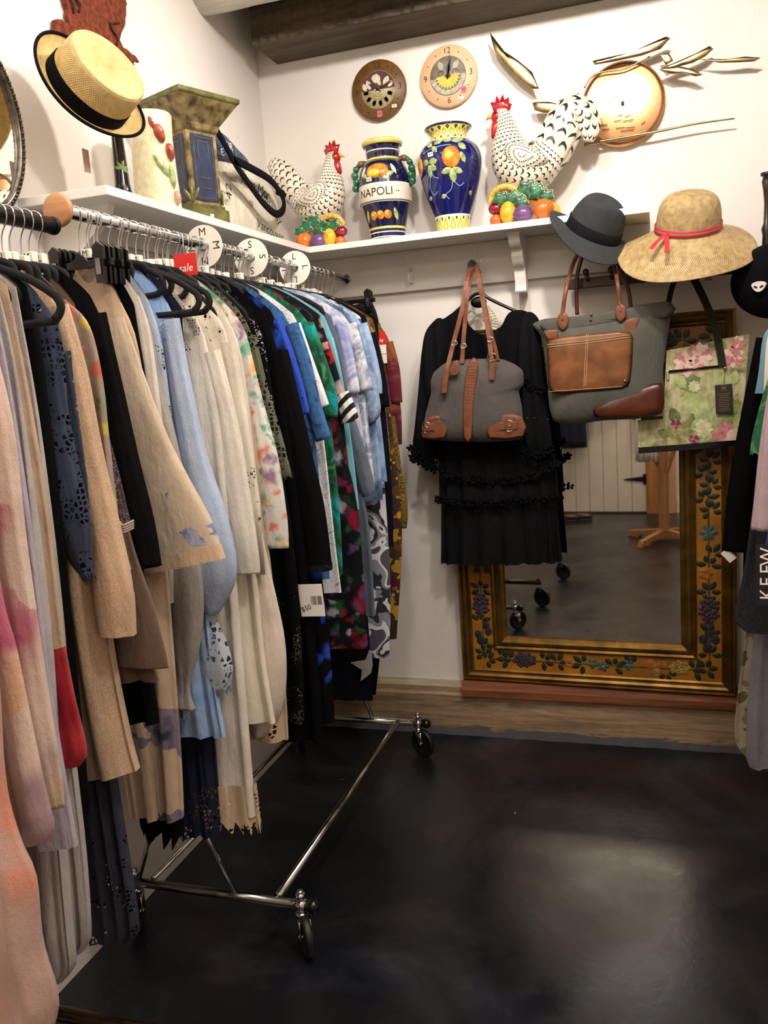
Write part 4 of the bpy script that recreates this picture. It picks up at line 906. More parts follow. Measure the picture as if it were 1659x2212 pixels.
    fruit('pear', .04, -.055, .034, .026, PEA, (.95, .8, 1.3)); fruit('apple', .078, -.03, .055, .022, APL, (1.1, .9, .9)); fruit('orange', .078, -.045, .018, .019, PUM)
    fruit('gourd', -.078, .03, .035, .030, PEA, (1, .9, 1)); fruit('plum', .02, .055, .03, .03, PLU)
    for (x, z, L, a) in [(-.05, .085, .05, -.6), (-.02, .10, .055, -1.7), (.02, .075, .05, .4), (-.075, .07, .04, 2.4), (.06, .08, .045, -.3), (.0, .06, .04, 3.4)]:
        o = []; n = 10
        for i in range(20):
            an = 2*math.pi*i/20; rr = L*.5*(1+.22*math.cos(5*an)); o.append((x+rr*math.cos(an+a), z+rr*.8*math.sin(an+a)))
        MB().pillow([(cx+s*px_*k, ST+pz*k) for px_, pz in o], cy-(.055-.25*(z-.08))*k, .004, 0, 4).build('leaf', DLEAF, base)
        MB().pillow([(cx+s*(x+(px_-x)*1.12)*k, ST+(z+(pz-z)*1.12)*k) for px_, pz in o], cy-(.055-.25*(z-.08))*k+.003, .003, 0, 4).build('leaf_edge', plain('leaf_rim_glaze', '#d0c48c', .2, coat=.4), base)
    b = MB()
    for j in range(2): b.tube(smooth([P(.01+.01*j, .102), P(.045+.01*j, .112-.006*j), P(.075+.008*j, .10-.008*j), P(.09+.006*j, .07)], 5), .008*k, 8)
    b = MB(); b.tube(smooth([(P(.01, .10)[0], cy-.045*k, ST+.10*k), (P(.05, .11)[0], cy-.05*k, ST+.112*k), (P(.082, .10)[0], cy-.045*k, ST+.098*k), (P(.094, .08)[0], cy-.04*k, ST+.072*k)], 5), .010*k, 10); b.build('corn_ear', CORN, base)
    return t
t = rooster(.272, -.125, 1, 1.02, 'smaller speckled rooster facing right on a fruit base in the shelf corner', [(-.060, .180, .050), (-.095, .215, .050), (-.125, .255, .050), (-.152, .295, .046), (-.178, .322, .036), (-.20, .335, .016)], .024)
sticker(t, frame((.305, -.185, ST+.035), (1, 0, 0), (0, 0, 1)), '$48', .014, .01)
t = rooster(1.035, -.13, -1, 1.17, 'larger speckled rooster facing left with a big plumed tail on a fruit base', [(-.050, .175, .050), (-.085, .20, .056), (-.112, .245, .058), (-.135, .285, .054), (-.163, .303, .045), (-.188, .288, .038), (-.20, .25, .032), (-.195, .215, .014)], .03)
sticker(t, frame((1.04, -.215, ST+.035), (1, 0, 0), (0, 0, 1)), '$45', .02, .015)

# ---------------------------------------------------------------- clocks on the back wall
def clock(cx, cz, R, label, face, inner, nums, numc, hour, minute, red):
    t = thing('wall_clock', label, 'clock', (cx, -.02, cz-R)); y = -.022
    Mx = frame((cx, y, cz), (1, 0, 0), (0, 0, 1))
    MB().lathe([(.001, -.02), (R*.98, -.02), (R, -.016), (R, -.003), (R*.985, 0), (.001, 0)], 64, M=Mx).build('plate', face, t)
    MB().lathe([(.001, 0), (R*.63, 0), (R*.63, .0015), (.001, .0016)], 56, M=Mx).build('centre_panel', inner[0], t)
    b = MB(); inner[1](b, Mx, R*.63); b.build('painted_relief', inner[2], t)
    b = MB()
    for h in range(1, 13):
        a = math.radians(90-30*h); p = (R*.80*math.cos(a), R*.80*math.sin(a), .001)
        if h % 3 == 0: text(b, str(h), R*.27, Mx @ Matrix.Translation(p))
        else: b.lathe([(.001, 0), (R*.018, 0)], 10, M=Mx @ Matrix.Translation(p))
    b.build('numerals', numc, t)
    for nm, ang, L, w_ in (('hour_hand', hour, R*.42, .005), ('minute_hand', minute, R*.62, .0035), ('second_hand', minute-6, R*.78, .0012)):
        a = math.radians(90-ang); Mh = Mx @ Matrix.Translation((0, 0, .006)) @ Matrix.Rotation(a, 4, 'Z')
        MB().add([(-R*.12, -w_*.4, 0), (L*.6, -w_, 0), (L, 0, 0), (L*.6, w_, 0), (-R*.12, w_*.4, 0)], [(0, 1, 2, 3, 4)], 0, None, False, Mh).build(nm, numc, t)
    MB().cyl(Mx @ Vector((0, 0, .001)), Mx @ Vector((0, 0, .009)), .005, 12).build('hub', numc, t)
    sticker(t, Mx @ Matrix.Translation((R*red[0], R*red[1], .0012)), red[2], .019, .022, True); sticker(t, Mx @ Matrix.Translation((R*red[3], R*red[4], .0012)), red[5], .019, .011)
def disc_shape(b, M, pts, mi, z): b.add([(x, y, z) for x, y in pts], [tuple(range(len(pts)))], mi, None, False, M)
def relief_iris(b, M, r):
    # upper half: plum ground with pale iris petals; lower half scrolled medallion
    disc_shape(b, M, [(r*.98*math.cos(a), r*.98*math.sin(a)) for a in [math.pi*k/24 for k in range(25)]], 0, .0022)
    for x, z, L, w_, an in [(-.45, .05, .55, .14, 1.9), (.35, .1, .6, .16, 1.1), (.6, .05, .4, .12, .9), (-.15, .35, .5, .25, 1.3), (-.7, .0, .45, .12, 1.9), (.15, .2, .35, .1, 2.0)]:
        disc_shape(b, M, [(px*1, pz) for px, pz in leafp(x*r, z*r, L*r, w_*r, an)], 1, .003+.0002*an)
    disc_shape(b, M, ell(-.05*r, -.02*r, .2*r, .12*r), 1, .0035)
    for k in range(13):
        a = math.pi*(1+k/12); disc_shape(b, M, leafp(r*.55*math.cos(a), r*.55*math.sin(a), r*.38, r*.09, a+.5*(-1)**k), 2, .0024)
    for q in range(3):
        b.tube([(r*(.18+.13*q)*math.cos(math.pi*(1+k/14)), -r*.05+r*(.18+.13*q)*math.sin(math.pi*(1+k/14)), .0032) for k in range(15)], .0009, 6, 3, M=M)
def relief_sun(b, M, r):
    disc_shape(b, M, [(r*.97*math.cos(a), r*.97*math.sin(a)) for a in [math.pi+.1+(math.pi-.1)*k/24 for k in range(25)]], 0, .0022)
    disc_shape(b, M, [(r*.72*math.cos(a), r*.72*math.sin(a)-.0) for a in [math.pi+.1+(math.pi-.1)*k/24 for k in range(25)]], 1, .0028)
    for k in range(12):
        a = math.pi+.15+(math.pi-.2)*k/11; disc_shape(b, M, leafp(r*.12*math.cos(a), r*.12*math.sin(a), r*.6, r*.075, a), 2, .0034+.0001*k)
    disc_shape(b, M, ell(0, -.02*r, .16*r, .12*r), 3, .0052)
    for s_ in (-1, 1):
        disc_shape(b, M, leafp(s_*.3*r, .3*r, .5*r, .14*r, 1.9 if s_ < 0 else .9), 4, .003)
        b.tube([(s_*.4*r+r*.18*math.cos(a)*(1-a/12), .12*r+r*.18*math.sin(a)*(1-a/12), .003) for a in [k*.5 for k in range(16)]], .001, 6, 3, M=M)
    disc_shape(b, M, leafp(.0, .05*r, .6*r, .14*r, 1.45), 5, .0036)
TANW = plain('tan_clock', '#e0b890', .5, 0, .05, 30); BRNW = plain('brown_clock', '#6a4a24', .45, 0, .15, 30)
clock(.494, 2.548, .107, 'brown round wall clock with an iris centre panel, the left one of two', BRNW,
      (plain('clock_green', '#b8a878', .5, 0, .2, 60), relief_iris, [plain('clock_plum', '#4a2c34', .5), plain('clock_cream', '#d8c8a8', .5, 0, .1, 60), plain('clock_dark', '#3a3828', .5), plain('clock_pewter', '#9a9080', .4)]), 0, plain('clock_ink', '#2a1c10', .5), 305, 70, (.0, -.80, '45', .55, -.62, '$45'))
clock(.764, 2.553, .107, 'peach round wall clock with a half sunflower centre, right of the brown one', TANW,
      (plain('clock_slate', '#8a8070', .5, 0, .2, 40), relief_sun, [plain('clock_silver', '#b0a898', .4, 0, .3, 90), plain('clock_olive', '#6a6438', .5, 0, .2, 50), plain('clock_petal', '#e8b848', .5, 0, .2, 40), plain('clock_brown', '#4a2418', .5), plain('clock_sage', '#a8a890', .5), plain('clock_blueleaf', '#4a5462', .5)]), 0, plain('clock_ink', '#2a1c10', .5), 8, 14, (.52, -.52, '45', .40, -.78, '$45'))

# ---------------------------------------------------------------- metal sun and bird sculpture
COPPER = plain('copper', '#e0a878', .3, 1, .12, 8)
t = thing('wall_sculpture', 'metal wall sculpture of a copper setting sun with brass flying birds', 'wall sculpture', (1.4, -.05, 2.23))
y = -.04
def plate(pts, y, m, nm, puff=.006, k=1):
    P = [(at(a, b, y=y)[0], at(a, b, y=y)[2]) for a, b in pts]; P = [P[0]]+[tuple((np.array(P[i])*3+np.array(P[i+1]))/4) for i in range(len(P)-1)]+[P[-1]]
    return MB().pillow(P, y, puff, 0, 5).build(nm, m, t)
q0 = at(1345, 222, y=y); R_s = .14
b = MB(); b.lathe([(.001, 0), (R_s*.9, .001), (R_s, -.004), (R_s, -.007), (.001, -.004)], 56, M=frame((q0[0], y+.01, q0[2]), (1, 0, 0), (0, 0, 1))); b.build('sun_disc', COPPER, t)
b = MB()
for (a1, b1, a2, b2) in [(1290, 258, 1300, 256), (1295, 270, 1312, 269), (1300, 280, 1316, 278), (1335, 250, 1345, 248), (1326, 262, 1342, 259), (1350, 252, 1362, 247), (1345, 262, 1368, 258), (1330, 277, 1350, 275), (1352, 276, 1372, 274), (1385, 268, 1394, 262), (1340, 283, 1370, 280)]:
    p, q = at(a1, b1, y=y-.0), at(a2, b2, y=y-.0); b.tube([(p[0], y+.002, p[2]), (q[0], y+.002, q[2])], .0012, 6)
b.build('water_lines', plain('dark_line', '#3a2614', .6), t)
plate([(1058, 70), (1082, 105), (1110, 125), (1145, 145), (1166, 190), (1158, 196), (1130, 180), (1090, 140), (1068, 110)], -.06, BRASS, 'bird_wing')
plate([(1150, 222), (1175, 216), (1215, 230), (1255, 224), (1275, 214), (1262, 236), (1225, 246), (1180, 246), (1155, 238)], -.06, BRASS, 'bird_body')
plate([(1205, 218), (1250, 202), (1254, 196), (1240, 222)], -.055, BRASS, 'bird_leg', .004)
plate([(1280, 132), (1340, 122), (1400, 105), (1435, 80), (1452, 76), (1436, 102), (1400, 117), (1345, 130), (1285, 140)], -.07, BRASS, 'bird_wing', .006)
plate([(1424, 150), (1455, 136), (1500, 118), (1530, 98), (1545, 102), (1530, 118), (1505, 134), (1470, 142), (1435, 156)], -.06, BRASS, 'bird_body')
plate([(1424, 150), (1450, 140), (1490, 146), (1522, 160), (1508, 168), (1490, 158), (1450, 160)], -.07, BRASS, 'bird_wing', .006)
plate([(1510, 128), (1560, 130), (1600, 122), (1645, 122), (1640, 132), (1600, 135), (1555, 136)], -.06, BRASS, 'bird_neck', .005)
plate([(1424, 118), (1440, 110), (1460, 128), (1438, 140)], -.06, BRASS, 'bird_tail', .004)
b = MB(); P = [at(a, c, y=-.05) for a, c in [(1262, 190), (1276, 168), (1300, 156), (1350, 148), (1404, 122)]]; b.tube(smooth([tuple(p) for p in P], 5), .003, 8); b.build('reed', BRASS, t)
b = MB(); P = [at(a, c, y=-.05) for a, c in [(1262, 312), (1330, 300), (1420, 284), (1500, 268), (1587, 256)]]; b.tube(smooth([tuple(p) for p in P], 5), [.007-.00024*i for i in range(21)], 8); b.build('shore_bar', BRASS, t)
b = MB(); b.tube([(q0[0], -.04, q0[2]), (q0[0], -.001, q0[2])], .006); b.build('wall_mount', STEEL, t)

# ---------------------------------------------------------------- left wall and left shelf
RUST = plain('rusted_iron', '#7a3418', .75, .3, .4, 60, .4, 120)
P = [(120, 60), (128, 38), (150, 52), (148, 20), (140, -30), (165, -70), (215, -80), (262, -40), (275, 10), (272, 50), (262, 92), (300, 128), (290, 134), (262, 118), (240, 108), (222, 118), (200, 130), (178, 140), (150, 160), (140, 130), (150, 92), (132, 84)]
t = thing('wall_ornament', 'rust red cut-iron ornament on the left wall above the straw boater', 'wall ornament', (.02, -1.1, 2.4))
Q = [at(a, c, x=.02) for a, c in P]; ov = loop_smooth([(p[1], p[2]) for p in Q], 5); rr_ = random.Random(5)
ov = [(a+rr_.uniform(-.004, .004), c+rr_.uniform(-.004, .004)) for a, c in ov]
n = len(ov); vs = [(.018, a, c) for a, c in ov]+[(.006, a, c) for a, c in ov]
MB().add(vs, [tuple(range(n)), tuple(range(2*n-1, n-1, -1))]+[(i, (i+1) % n, (i+1) % n+n, i+n) for i in range(n)], 0, None, False).build('plate', RUST, t)
for k in range(26):
    b = MB(); a = random.Random(k); yy = -1.25+.25*a.random(); zz = 2.47+.22*a.random(); b.tube(smooth([(.02, yy, zz), (.024, yy+.02*a.uniform(-1, 1), zz+.02), (.02, yy+.03*a.uniform(-1, 1), zz+.04)], 3), .003, 6); b.build('vein', plain('dark_rust', '#3a1a10', .8), t)

def straw_mat(name, c1, c2, us=90, vs=60, holes=False):
    t = NT(name); v = t.coord('UV'); s_ = t.n('ShaderNodeSeparateXYZ'); t.l(v, s_.inputs[0])
    a = t.math('SINE', t.math('MULTIPLY', s_.outputs[0], us*6.283)); b_ = t.math('SINE', t.math('MULTIPLY', s_.outputs[1], vs*6.283))
    w_ = t.math('MULTIPLY', a, b_); n = t.noise(t.coord(), 60, 4); n2 = t.noise(t.coord(), 9)
    f_ = t.math('ADD', t.math('MULTIPLY', w_, .22), t.math('ADD', t.math('MULTIPLY', n.outputs[0], .5), t.math('MULTIPLY', n2.outputs[0], .3)))
    t.set(Base_Color=t.ramp(f_, [(.15, c1), (.62, c2)]), Roughness=.6); t.bump(f_, .6, .003); return t.m
def hat(t, c, axis, fwd, crown, brim, m, mb, wob=None, csc=(1, 1), pinch=None, nu=72):
    ax = Vector(axis).normalized(); fx = Vector(fwd); fx = (fx-ax*fx.dot(ax)).normalized(); M = Matrix.Identity(4); fy = ax.cross(fx)
    for i in range(3): M[i][0] = fx[i]; M[i][1] = fy[i]; M[i][2] = ax[i]; M[i][3] = c[i]
    pr = smooth(crown, 5); rings = []
    for r, z in pr:
        rg = []
        for k in range(nu):
            a = 2*math.pi*k/nu; x, y_, zz = r*math.cos(a)*csc[0], r*math.sin(a)*csc[1], z
            if pinch: x, y_, zz = pinch(x, y_, zz)
            rg.append((x, y_, zz))
        rings.append(rg)
    MB().loft(rings, 0, True, False, uv=(1, 1), M=M).build('crown', m, t)
    pr = smooth(brim, 5); pr = pr+[(r-.001, z-.003) for r, z in pr[::-1]]; rings = []
    for r, z in pr:
        rings.append([(r*math.cos(2*math.pi*k/nu)*csc[0], r*math.sin(2*math.pi*k/nu)*csc[1], z+(wob(2*math.pi*k/nu, r) if wob else 0)) for k in range(nu)])
    MB().loft(rings, 0, True, False, uv=(1, 1), M=M).build('brim', mb, t)
    return M
# boater on its stand
ST1 = plain('black_lacquer', '#0d0c0c', .15, 0, .1, coat=.6)
STR1 = straw_mat('yellow_straw', '#b08a50', '#ecd08c', 110, 26)
hc = at(176, 176, x=.17); ax = Vector(RT*.74+UP*.36-FW*.57)
t = thing('candlestick', 'black turned wooden stand with a painted sprig holding up the straw boater', 'hat stand', (hc[0], hc[1]+.02, ST))
bx, by = .16, -1.27
t.location = (bx, by, ST)
MB().lathe([(.026, ST), (.027, ST+.008), (.022, ST+.014), (.026, ST+.024), (.022, ST+.034), (.019, ST+.05), (.0165, ST+.12), (.013, ST+.20), (.014, ST+.21), (.001, ST+.215)], 28, M=Matrix.Translation((bx, by, 0))).build('stem', ST1, t)
f = surf([(.026, 0), (.019, .05), (.0165, .12), (.013, .2)], bx, by, ST); b = MB()
for a in (.3, 1.2, 2.2, 2.9, -.4): decal(b, f, leafp(.004, .085, .024, .004, a), 0, .001, a0=-1.0)
b.build('painted_sprig', plain('sprig_green', '#7a9050', .4), t)
t = thing('straw_hat', 'pale straw boater with a black band tilted on the black stand', 'hat', (bx, by, ST+.16))
def bw(a, r): return .018*max(0, (r-.085)/.04)*(1+.35*math.cos(2*a+.6))
hc = Vector((bx, by-.115, ST+.24))
M = hat(t, tuple(hc), ax, RT, [(.001, .100), (.03, .101), (.080, .108), (.089, .104), (.092, .092), (.094, .05), (.096, .0)], [(.095, 0), (.108, -.004), (.122, -.002), (.134, .006)], STR1, STR1, bw, (1.08, .93))
b = MB().lathe([(.0965, .002), (.0985, .006), (.0970, .036), (.0945, .040)], 64, caps=False, sc=(1.08, .93), M=M); b.build('hat_band', fab('black_ribbon', '#0e0e12'), t)
b = MB().tube([M @ Vector((.134*1.08*math.cos(a), .134*.93*math.sin(a), .005+bw(a, .134))) for a in [2*math.pi*k/64 for k in range(65)]], .004, 8); b.build('brim_edging', fab('black_ribbon', '#0e0e12'), t)
b = MB(); mt_ = Matrix.Translation((0, 0, 0)); q = Vector((bx-.03, by-.10, ST+.085)); b.box((q.x-.001, q.y-.012, q.z-.02), (q.x+.001, q.y+.012, q.z+.035)); b.build('price_tag', plain('kraft_tag', '#b89a88', .7), t)

# ivory cylinder vase with tulips
cx, cy = .15, -1.088
t = thing('vase', 'ivory crackled cylinder vase with raised red tulips on the left shelf', 'vase', (cx, cy, ST))
IV = plain('crackled_ivory', '#e6dcb4', .3, 0, .10, 60, .3, 90, .3); pr = [(.063, 0), (.064, .01), (.06, .1), (.057, .2), (.060, .262), (.057, .268), (.052, .262), (.05, .02), (.001, .015)]
MB().lathe(shift(pr), 44, M=Matrix.Translation((cx, cy, 0)), caps=True, sc=(1, 1)).build('body', IV, t)
f = surf([(.064, 0), (.060, .1), (.057, .2), (.06, .262)], cx, cy, ST); fa = -.55
def raised(nm, poly, m, puff): b = MB(); decal(b, f, poly, 0, puff, a0=fa); b.build(nm, m, t)
TUL = plain('tulip_red', '#b05038', .25, 0, .35, 40, coat=.4)
raised('tulip', ell(-.006, .205, .014, .026, 16, .35), TUL, .016); raised('tulip', ell(.022, .16, .013, .024, 16, .2), TUL, .018); raised('tulip', ell(.03, .04, .013, .02, 16), plain('tulip_pale', '#d8a890', .3, 0, .3, 40), .016)
raised('tulip_tip', leafp(-.02, .215, .035, .006, 1.9), TUL, .008)
raised('leaf', leafp(-.03, .15, .075, .010, -.95), LEAFG, .008); raised('leaf', leafp(.018, .13, .07, .011, -1.5), LEAFG, .010)
sticker(t, frame(f(-.04, .25, .001, fa), (.6, .75, 0), (0, 0, 1)), '$54', .02, .013)

# olive and blue pedestal box
cx, cy = .135, -.85
t = thing('pedestal_box', 'tall olive and blue painted box with a flared square top beside the ivory vase', 'box', (cx, cy, ST))
def sq(h, z, a=math.radians(68)): return [(cx+h*1.414*math.cos(a+math.pi/4+k*math.pi/2), cy+h*1.414*math.sin(a+math.pi/4+k*math.pi/2), ST+z) for k in range(4)]
OL = plain('olive_patina', '#6a683c', .35, .3, .35, 25); OL2 = plain('mottled_bronze', '#8a7850', .4, .3, .5, 35); BLP = plain('blue_panel', '#2c3450', .35, 0, .3, 30, coat=.3)
MB().loft([sq(.070, 0), sq(.070, .045), sq(.062, .05), sq(.062, .058)], smooth=False).build('plinth', OL, t)
MB().loft([sq(.056, .058), sq(.056, .27)], smooth=False).build('column', OL2, t)
MB().loft([sq(.058, .27), sq(.062, .275), sq(.066, .29), sq(.110, .352)], smooth=False).build('flared_cornice', OL2, t)
MB().loft([sq(.112, .352), sq(.114, .356), sq(.114, .366), sq(.106, .37)], smooth=False).build('top_slab', OL, t)
for k in (1, 2, 3, 0):
    a = math.radians(68)+k*math.pi/2; n_ = Vector((math.cos(a), math.sin(a), 0)); tg = Vector((-math.sin(a), math.cos(a), 0)); o = Vector((cx, cy, ST))+n_*.0565
    Mp = frame(tuple(o+Vector((0, 0, .165))), tg, (0, 0, 1)); pn = MB().box((-.042, -.095, 0), (.042, .095, .003), M=Mp, b=.001).build('panel', BLP, t)
    b = MB(); 
    for u0, v0, u1, v1 in ((-.036, -.088, -.034, .088), (.034, -.088, .036, .088), (-.036, .086, .036, .088), (-.036, -.088, .036, -.086), (-.02, .02, -.018, .075), (.018, .02, .02, .075), (-.02, .074, .02, .076), (-.02, -.06, .02, -.058), (-.02, -.03, .02, -.028)): b.box((u0, v0, .003), (u1, v1, .0042), M=Mp)
    b.build('panel_lines', OL, pn)
    b = MB(); c0 = Vector((cx, cy, ST+.06))+(n_+tg)*.058
    for q in (-.5, 0, .5): b.pillow(leafp(0, 0, .05, .006, math.pi/2+q), 0, .003, 0, 4, M=frame(tuple(c0), tg-n_, (n_+tg)*-1) @ Matrix.Rotation(0, 4, 'X'))
    b.build('acanthus', OL, t)
sticker(t, frame((cx+.0712*math.cos(math.radians(-22)), cy+.0712*math.sin(math.radians(-22)), ST+.022), (-math.sin(math.radians(-22)), math.cos(math.radians(-22)), 0), (0, 0, 1)), '19', .014, .016)

# canvas tote on the left shelf
t = thing('tote_bag', 'cream canvas bag with handwriting, blue top and black strap leaning on the left shelf', 'bag', (.12, -.4, ST))
CANV = fab('written_canvas', '#cfc6b2', weave=400); BLUEC = fab('navy_print_canvas', '#2c3450', ['#8a90a8'], 'scroll', 20, .85)
o = loop_smooth([(-.68, ST+.003), (-.69, ST+.15), (-.68, ST+.25), (-.50, ST+.27), (-.30, ST+.255), (-.20, ST+.20), (-.17, ST+.10), (-.18, ST+.004), (-.4, ST+.002)], 4)
Mt = Matrix.Rotation(math.pi/2, 4, 'Z'); 
def side_pillow(pts, xc, th, nm, m, n=7, parent=None): return MB().pillow(pts, 0, th, 0, n, M=Matrix(((0, -1, 0, xc), (1, 0, 0, 0), (0, 0, 1, 0), (0, 0, 0, 1)))).build(nm, m, parent)
side_pillow(o, .10, .05, 'body', CANV, parent=t)
side_pillow(loop_smooth([(-.70, ST+.24), (-.695, ST+.31), (-.66, ST+.34), (-.60, ST+.325), (-.50, ST+.295), (-.42, ST+.272), (-.46, ST+.25), (-.58, ST+.24)], 4), .10, .052, 'blue_top', BLUEC, parent=t)
b = MB()
def wr(txt, yy, zz, size, rot=0, sh=.3): text(b, txt, size, frame((.1535, yy, zz), (0, 1, 0), (0, 0, 1)) @ Matrix.Rotation(rot, 4, 'Z'), sh=sh)
wr('NOT - BE', -.56, ST+.225, .018); wr('CRAFT IS', -.57, ST+.20, .016); wr('Kara Mor', -.45, ST+.19, .055, -.12); wr('Mommy', -.33, ST+.14, .05, -.5); wr('TSI', -.50, ST+.125, .026); wr('Vancouver', -.36, ST+.055, .05, -.12); wr('42', -.655, ST+.14, .055, 1.5, 0)
b.build('handwriting', INK, t)
b = MB(); text(b, 'AIR', .034, frame((.156, -.63, ST+.285), (0, 1, 0), (0, 0, 1))); text(b, 'E.', .03, frame((.156, -.68, ST+.255), (0, 1, 0), (0, 0, 1))); text(b, 'Par Av', .012, frame((.156, -.62, ST+.255), (0, 1, 0), (0, 0, 1))); b.build('printed_letters', WHITEP, t)
P = [at(a, c, x=.19) for a, c in [(470, 285), (490, 320), (512, 360), (540, 400), (570, 440), (596, 462), (612, 452), (610, 425), (585, 390), (545, 365), (505, 345)]]
S2 = smooth([tuple(p) for p in P], 6); rings = []
for i, p in enumerate(S2):
    a = Vector(S2[max(i-1, 0)]); c = Vector(S2[min(i+1, len(S2)-1)]); d = (c-a).normalized(); nn = d.cross(Vector((1, 0, 0))).normalized(); v = Vector(p)
    rings.append([v+nn*.013+Vector((.002, 0, 0)), v-nn*.013+Vector((.002, 0, 0)), v-nn*.013-Vector((.002, 0, 0)), v+nn*.013-Vector((.002, 0, 0))])
MB().loft(rings).build('strap', fab('black_webbing', '#121214'), t)
b = MB(); 
for k in range(10): b.ball((.15, -.2-.006*k, ST+.205+.004*(k % 3)), .010, 0, 8)
b.build('bunched_strap', fab('black_webbing', '#121214'), t)

# oval beaded mirror at the left edge
t = thing('oval_mirror', 'oval wall mirror in a beaded pewter frame at the left edge', 'mirror', (.02, -1.62, 1.93))
mc = (.022, -1.625, 2.125); ra, rb_ = .155, .205; b = MB()
b.loft([[(mc[0]+dx, mc[1]+(ra+dr)*math.cos(2*math.pi*k/64), mc[2]+(rb_+dr)*math.sin(2*math.pi*k/64)) for k in range(64)] for dr, dx in ((-.012, -.015), (-.012, .004), (-.006, .010), (.004, .010), (.012, .002), (.012, -.015))], 0, True, False); b.build('frame', plain('pewter', '#6a6258', .3, .9, .3, 60), t)
b = MB()
for k in range(90): b.ball((mc[0]+.011, mc[1]+(ra-.001)*math.cos(2*math.pi*k/90), mc[2]+(rb_-.001)*math.sin(2*math.pi*k/90)), .0042, 0, 6)
b.build('beading', plain('pewter', '#6a6258', .3, .9, .3, 60), t)
MB().loft([[(mc[0]+dx, mc[1]+(ra-.011)*s_*math.cos(2*math.pi*k/64), mc[2]+(rb_-.011)*s_*math.sin(2*math.pi*k/64)) for k in range(64)] for s_, dx in ((1, -.01), (1, -.002), (.01, -.002))], 0, True, True, smooth=False).build('glass', plain('mirror_glass', '#e8e8e6', .02, 1, 0), t)
# ---------------------------------------------------------------- gilt mirror with painted panel, turned slightly in its place
LEATH = plain('tan_leather', '#7e4a32', .42, 0, .18, 30, .3, 60); LEATH2 = plain('crinkled_brown_leather', '#80502f', .3, 0, .35, 14, .6, 22)
DLEATH = plain('dark_brown_leather', '#4e2414', .28, 0, .35, 12, .5, 25); CANG = fab('grey_canvas', '#5c5654', weave=500); CANG2 = fab('olive_grey_canvas', '#5e5d55', weave=500)
STITCH = plain('pale_stitching', '#d8b890', .7)
a_t = math.radians(2.65); mx0, mx1, mz0, mz1 = .702, 1.735, .240, 1.632
MMX = Matrix.Translation((mx0, -.045, 0)) @ Matrix.Rotation(-a_t, 4, 'Z')
Wm = (mx1-mx0)/math.cos(a_t)
def rect_sweep(mb, prof, mi=0):
    """moulding profile (inset from outer edge, depth towards the room) mitred round the frame"""
    for k in range(4):
        r = []
        cs = [(0, mz0), (Wm, mz0), (Wm, mz1), (0, mz1)]; dr = [(1, 1), (-1, 1), (-1, -1), (1, -1)]
        a, b_ = k, (k+1) % 4
        for q in (a, b_): r.append([(cs[q][0]+dr[q][0]*i_, -d_, cs[q][1]+dr[q][1]*i_) for i_, d_ in prof])
        mb.loft(r, mi, False, False, M=MMX, smooth=False)
GILT = plain('worn_gilt', '#7a5a28', .35, .75, .35, 14); OCHRE = plain('ochre_panel', '#a06a1c', .4, 0, .25, 7)
t = thing('framed_mirror', 'large mirror in a gilt frame painted with fruit garlands, leaning at the back wall', 'mirror', (mx0, -.045, mz0))
fb = MB(); rect_sweep(fb, [(0, -.02), (0, .012), (.006, .018), (.012, .016), (.016, .022), (.026, .026), (.034, .020), (.038, .012), (.044, .014), (.05, .010)]); fb.build('outer_moulding', GILT, t)
fb = MB(); rect_sweep(fb, [(.05, .010), (.05, .008), (.135, .006), (.135, .004)]); fb.build('painted_panel', OCHRE, t)
fb = MB(); rect_sweep(fb, [(.135, .004), (.135, .014), (.142, .018), (.150, .014), (.156, .018), (.168, .020), (.176, .012), (.186, .008), (.192, .0), (.192, -.012)]); fb.build('inner_moulding', GILT, t)
MB().add([(.19, -.002, mz0+.19), (Wm-.19, -.002, mz0+.19), (Wm-.19, -.002, mz1-.19), (.19, -.002, mz1-.19)], [(0, 1, 2, 3)], 0, None, False, MMX).build('glass', plain('mirror_glass', '#e8e8e6', .02, 1, 0), t)
MB().box((.01, -.0, mz0+.01), (Wm-.01, .012, mz1-.01), M=MMX).build('back_board', PINE, t)
# painted garlands
GL = MB(); GM = [plain('paint_dark_leaf', '#232a18', .5, 0, .35, 60), plain('paint_grape', '#42343a', .5, 0, .4, 90), plain('paint_berry', '#2e2e38', .45, 0, .4, 90), plain('paint_blue_flower', '#3f5c5a', .5, 0, .35, 90), plain('paint_peach', '#a8642c', .5, 0, .3, 60), plain('paint_yellow_fruit', '#9a7c38', .5, 0, .35, 60), plain('paint_stem', '#5c3c18', .5, 0, .3, 60)]
def gp(mi, poly, d=.0085):
    cx_ = sum(p[0] for p in poly)/len(poly); cz_ = sum(p[1] for p in poly)/len(poly)
    GL.loft([[(cx_+(p[0]-cx_)*s_, -d-o_, cz_+(p[1]-cz_)*s_) for p in poly] for s_, o_ in ((1, 0), (.7, .0012), (.05, .0018))], mi, True, False, M=MMX)
rg = random.Random(11)
def sprig(u, v, ang, n=5, L=.036):
    for k in range(n):
        a = ang+(k-(n-1)/2)*1.05; gp(0, leafp(u+.008*math.cos(a), v+.008*math.sin(a), L*rg.uniform(.8, 1.15), L*.27, a), .0085+.0002*k)
def grapes(u, v, w_, h_):
    for k in range(30):
        a, r = k*2.4, math.sqrt(k/30); gp(1 if k % 3 else 2, ell(u+w_*r*math.cos(a), v+h_*r*math.sin(a), .0085, .0085, 10), .009+.0001*(30-k))
cb_ = .0925; top = mz1-cb_; bot = mz0+cb_; lf = cb_; rt_ = Wm-cb_
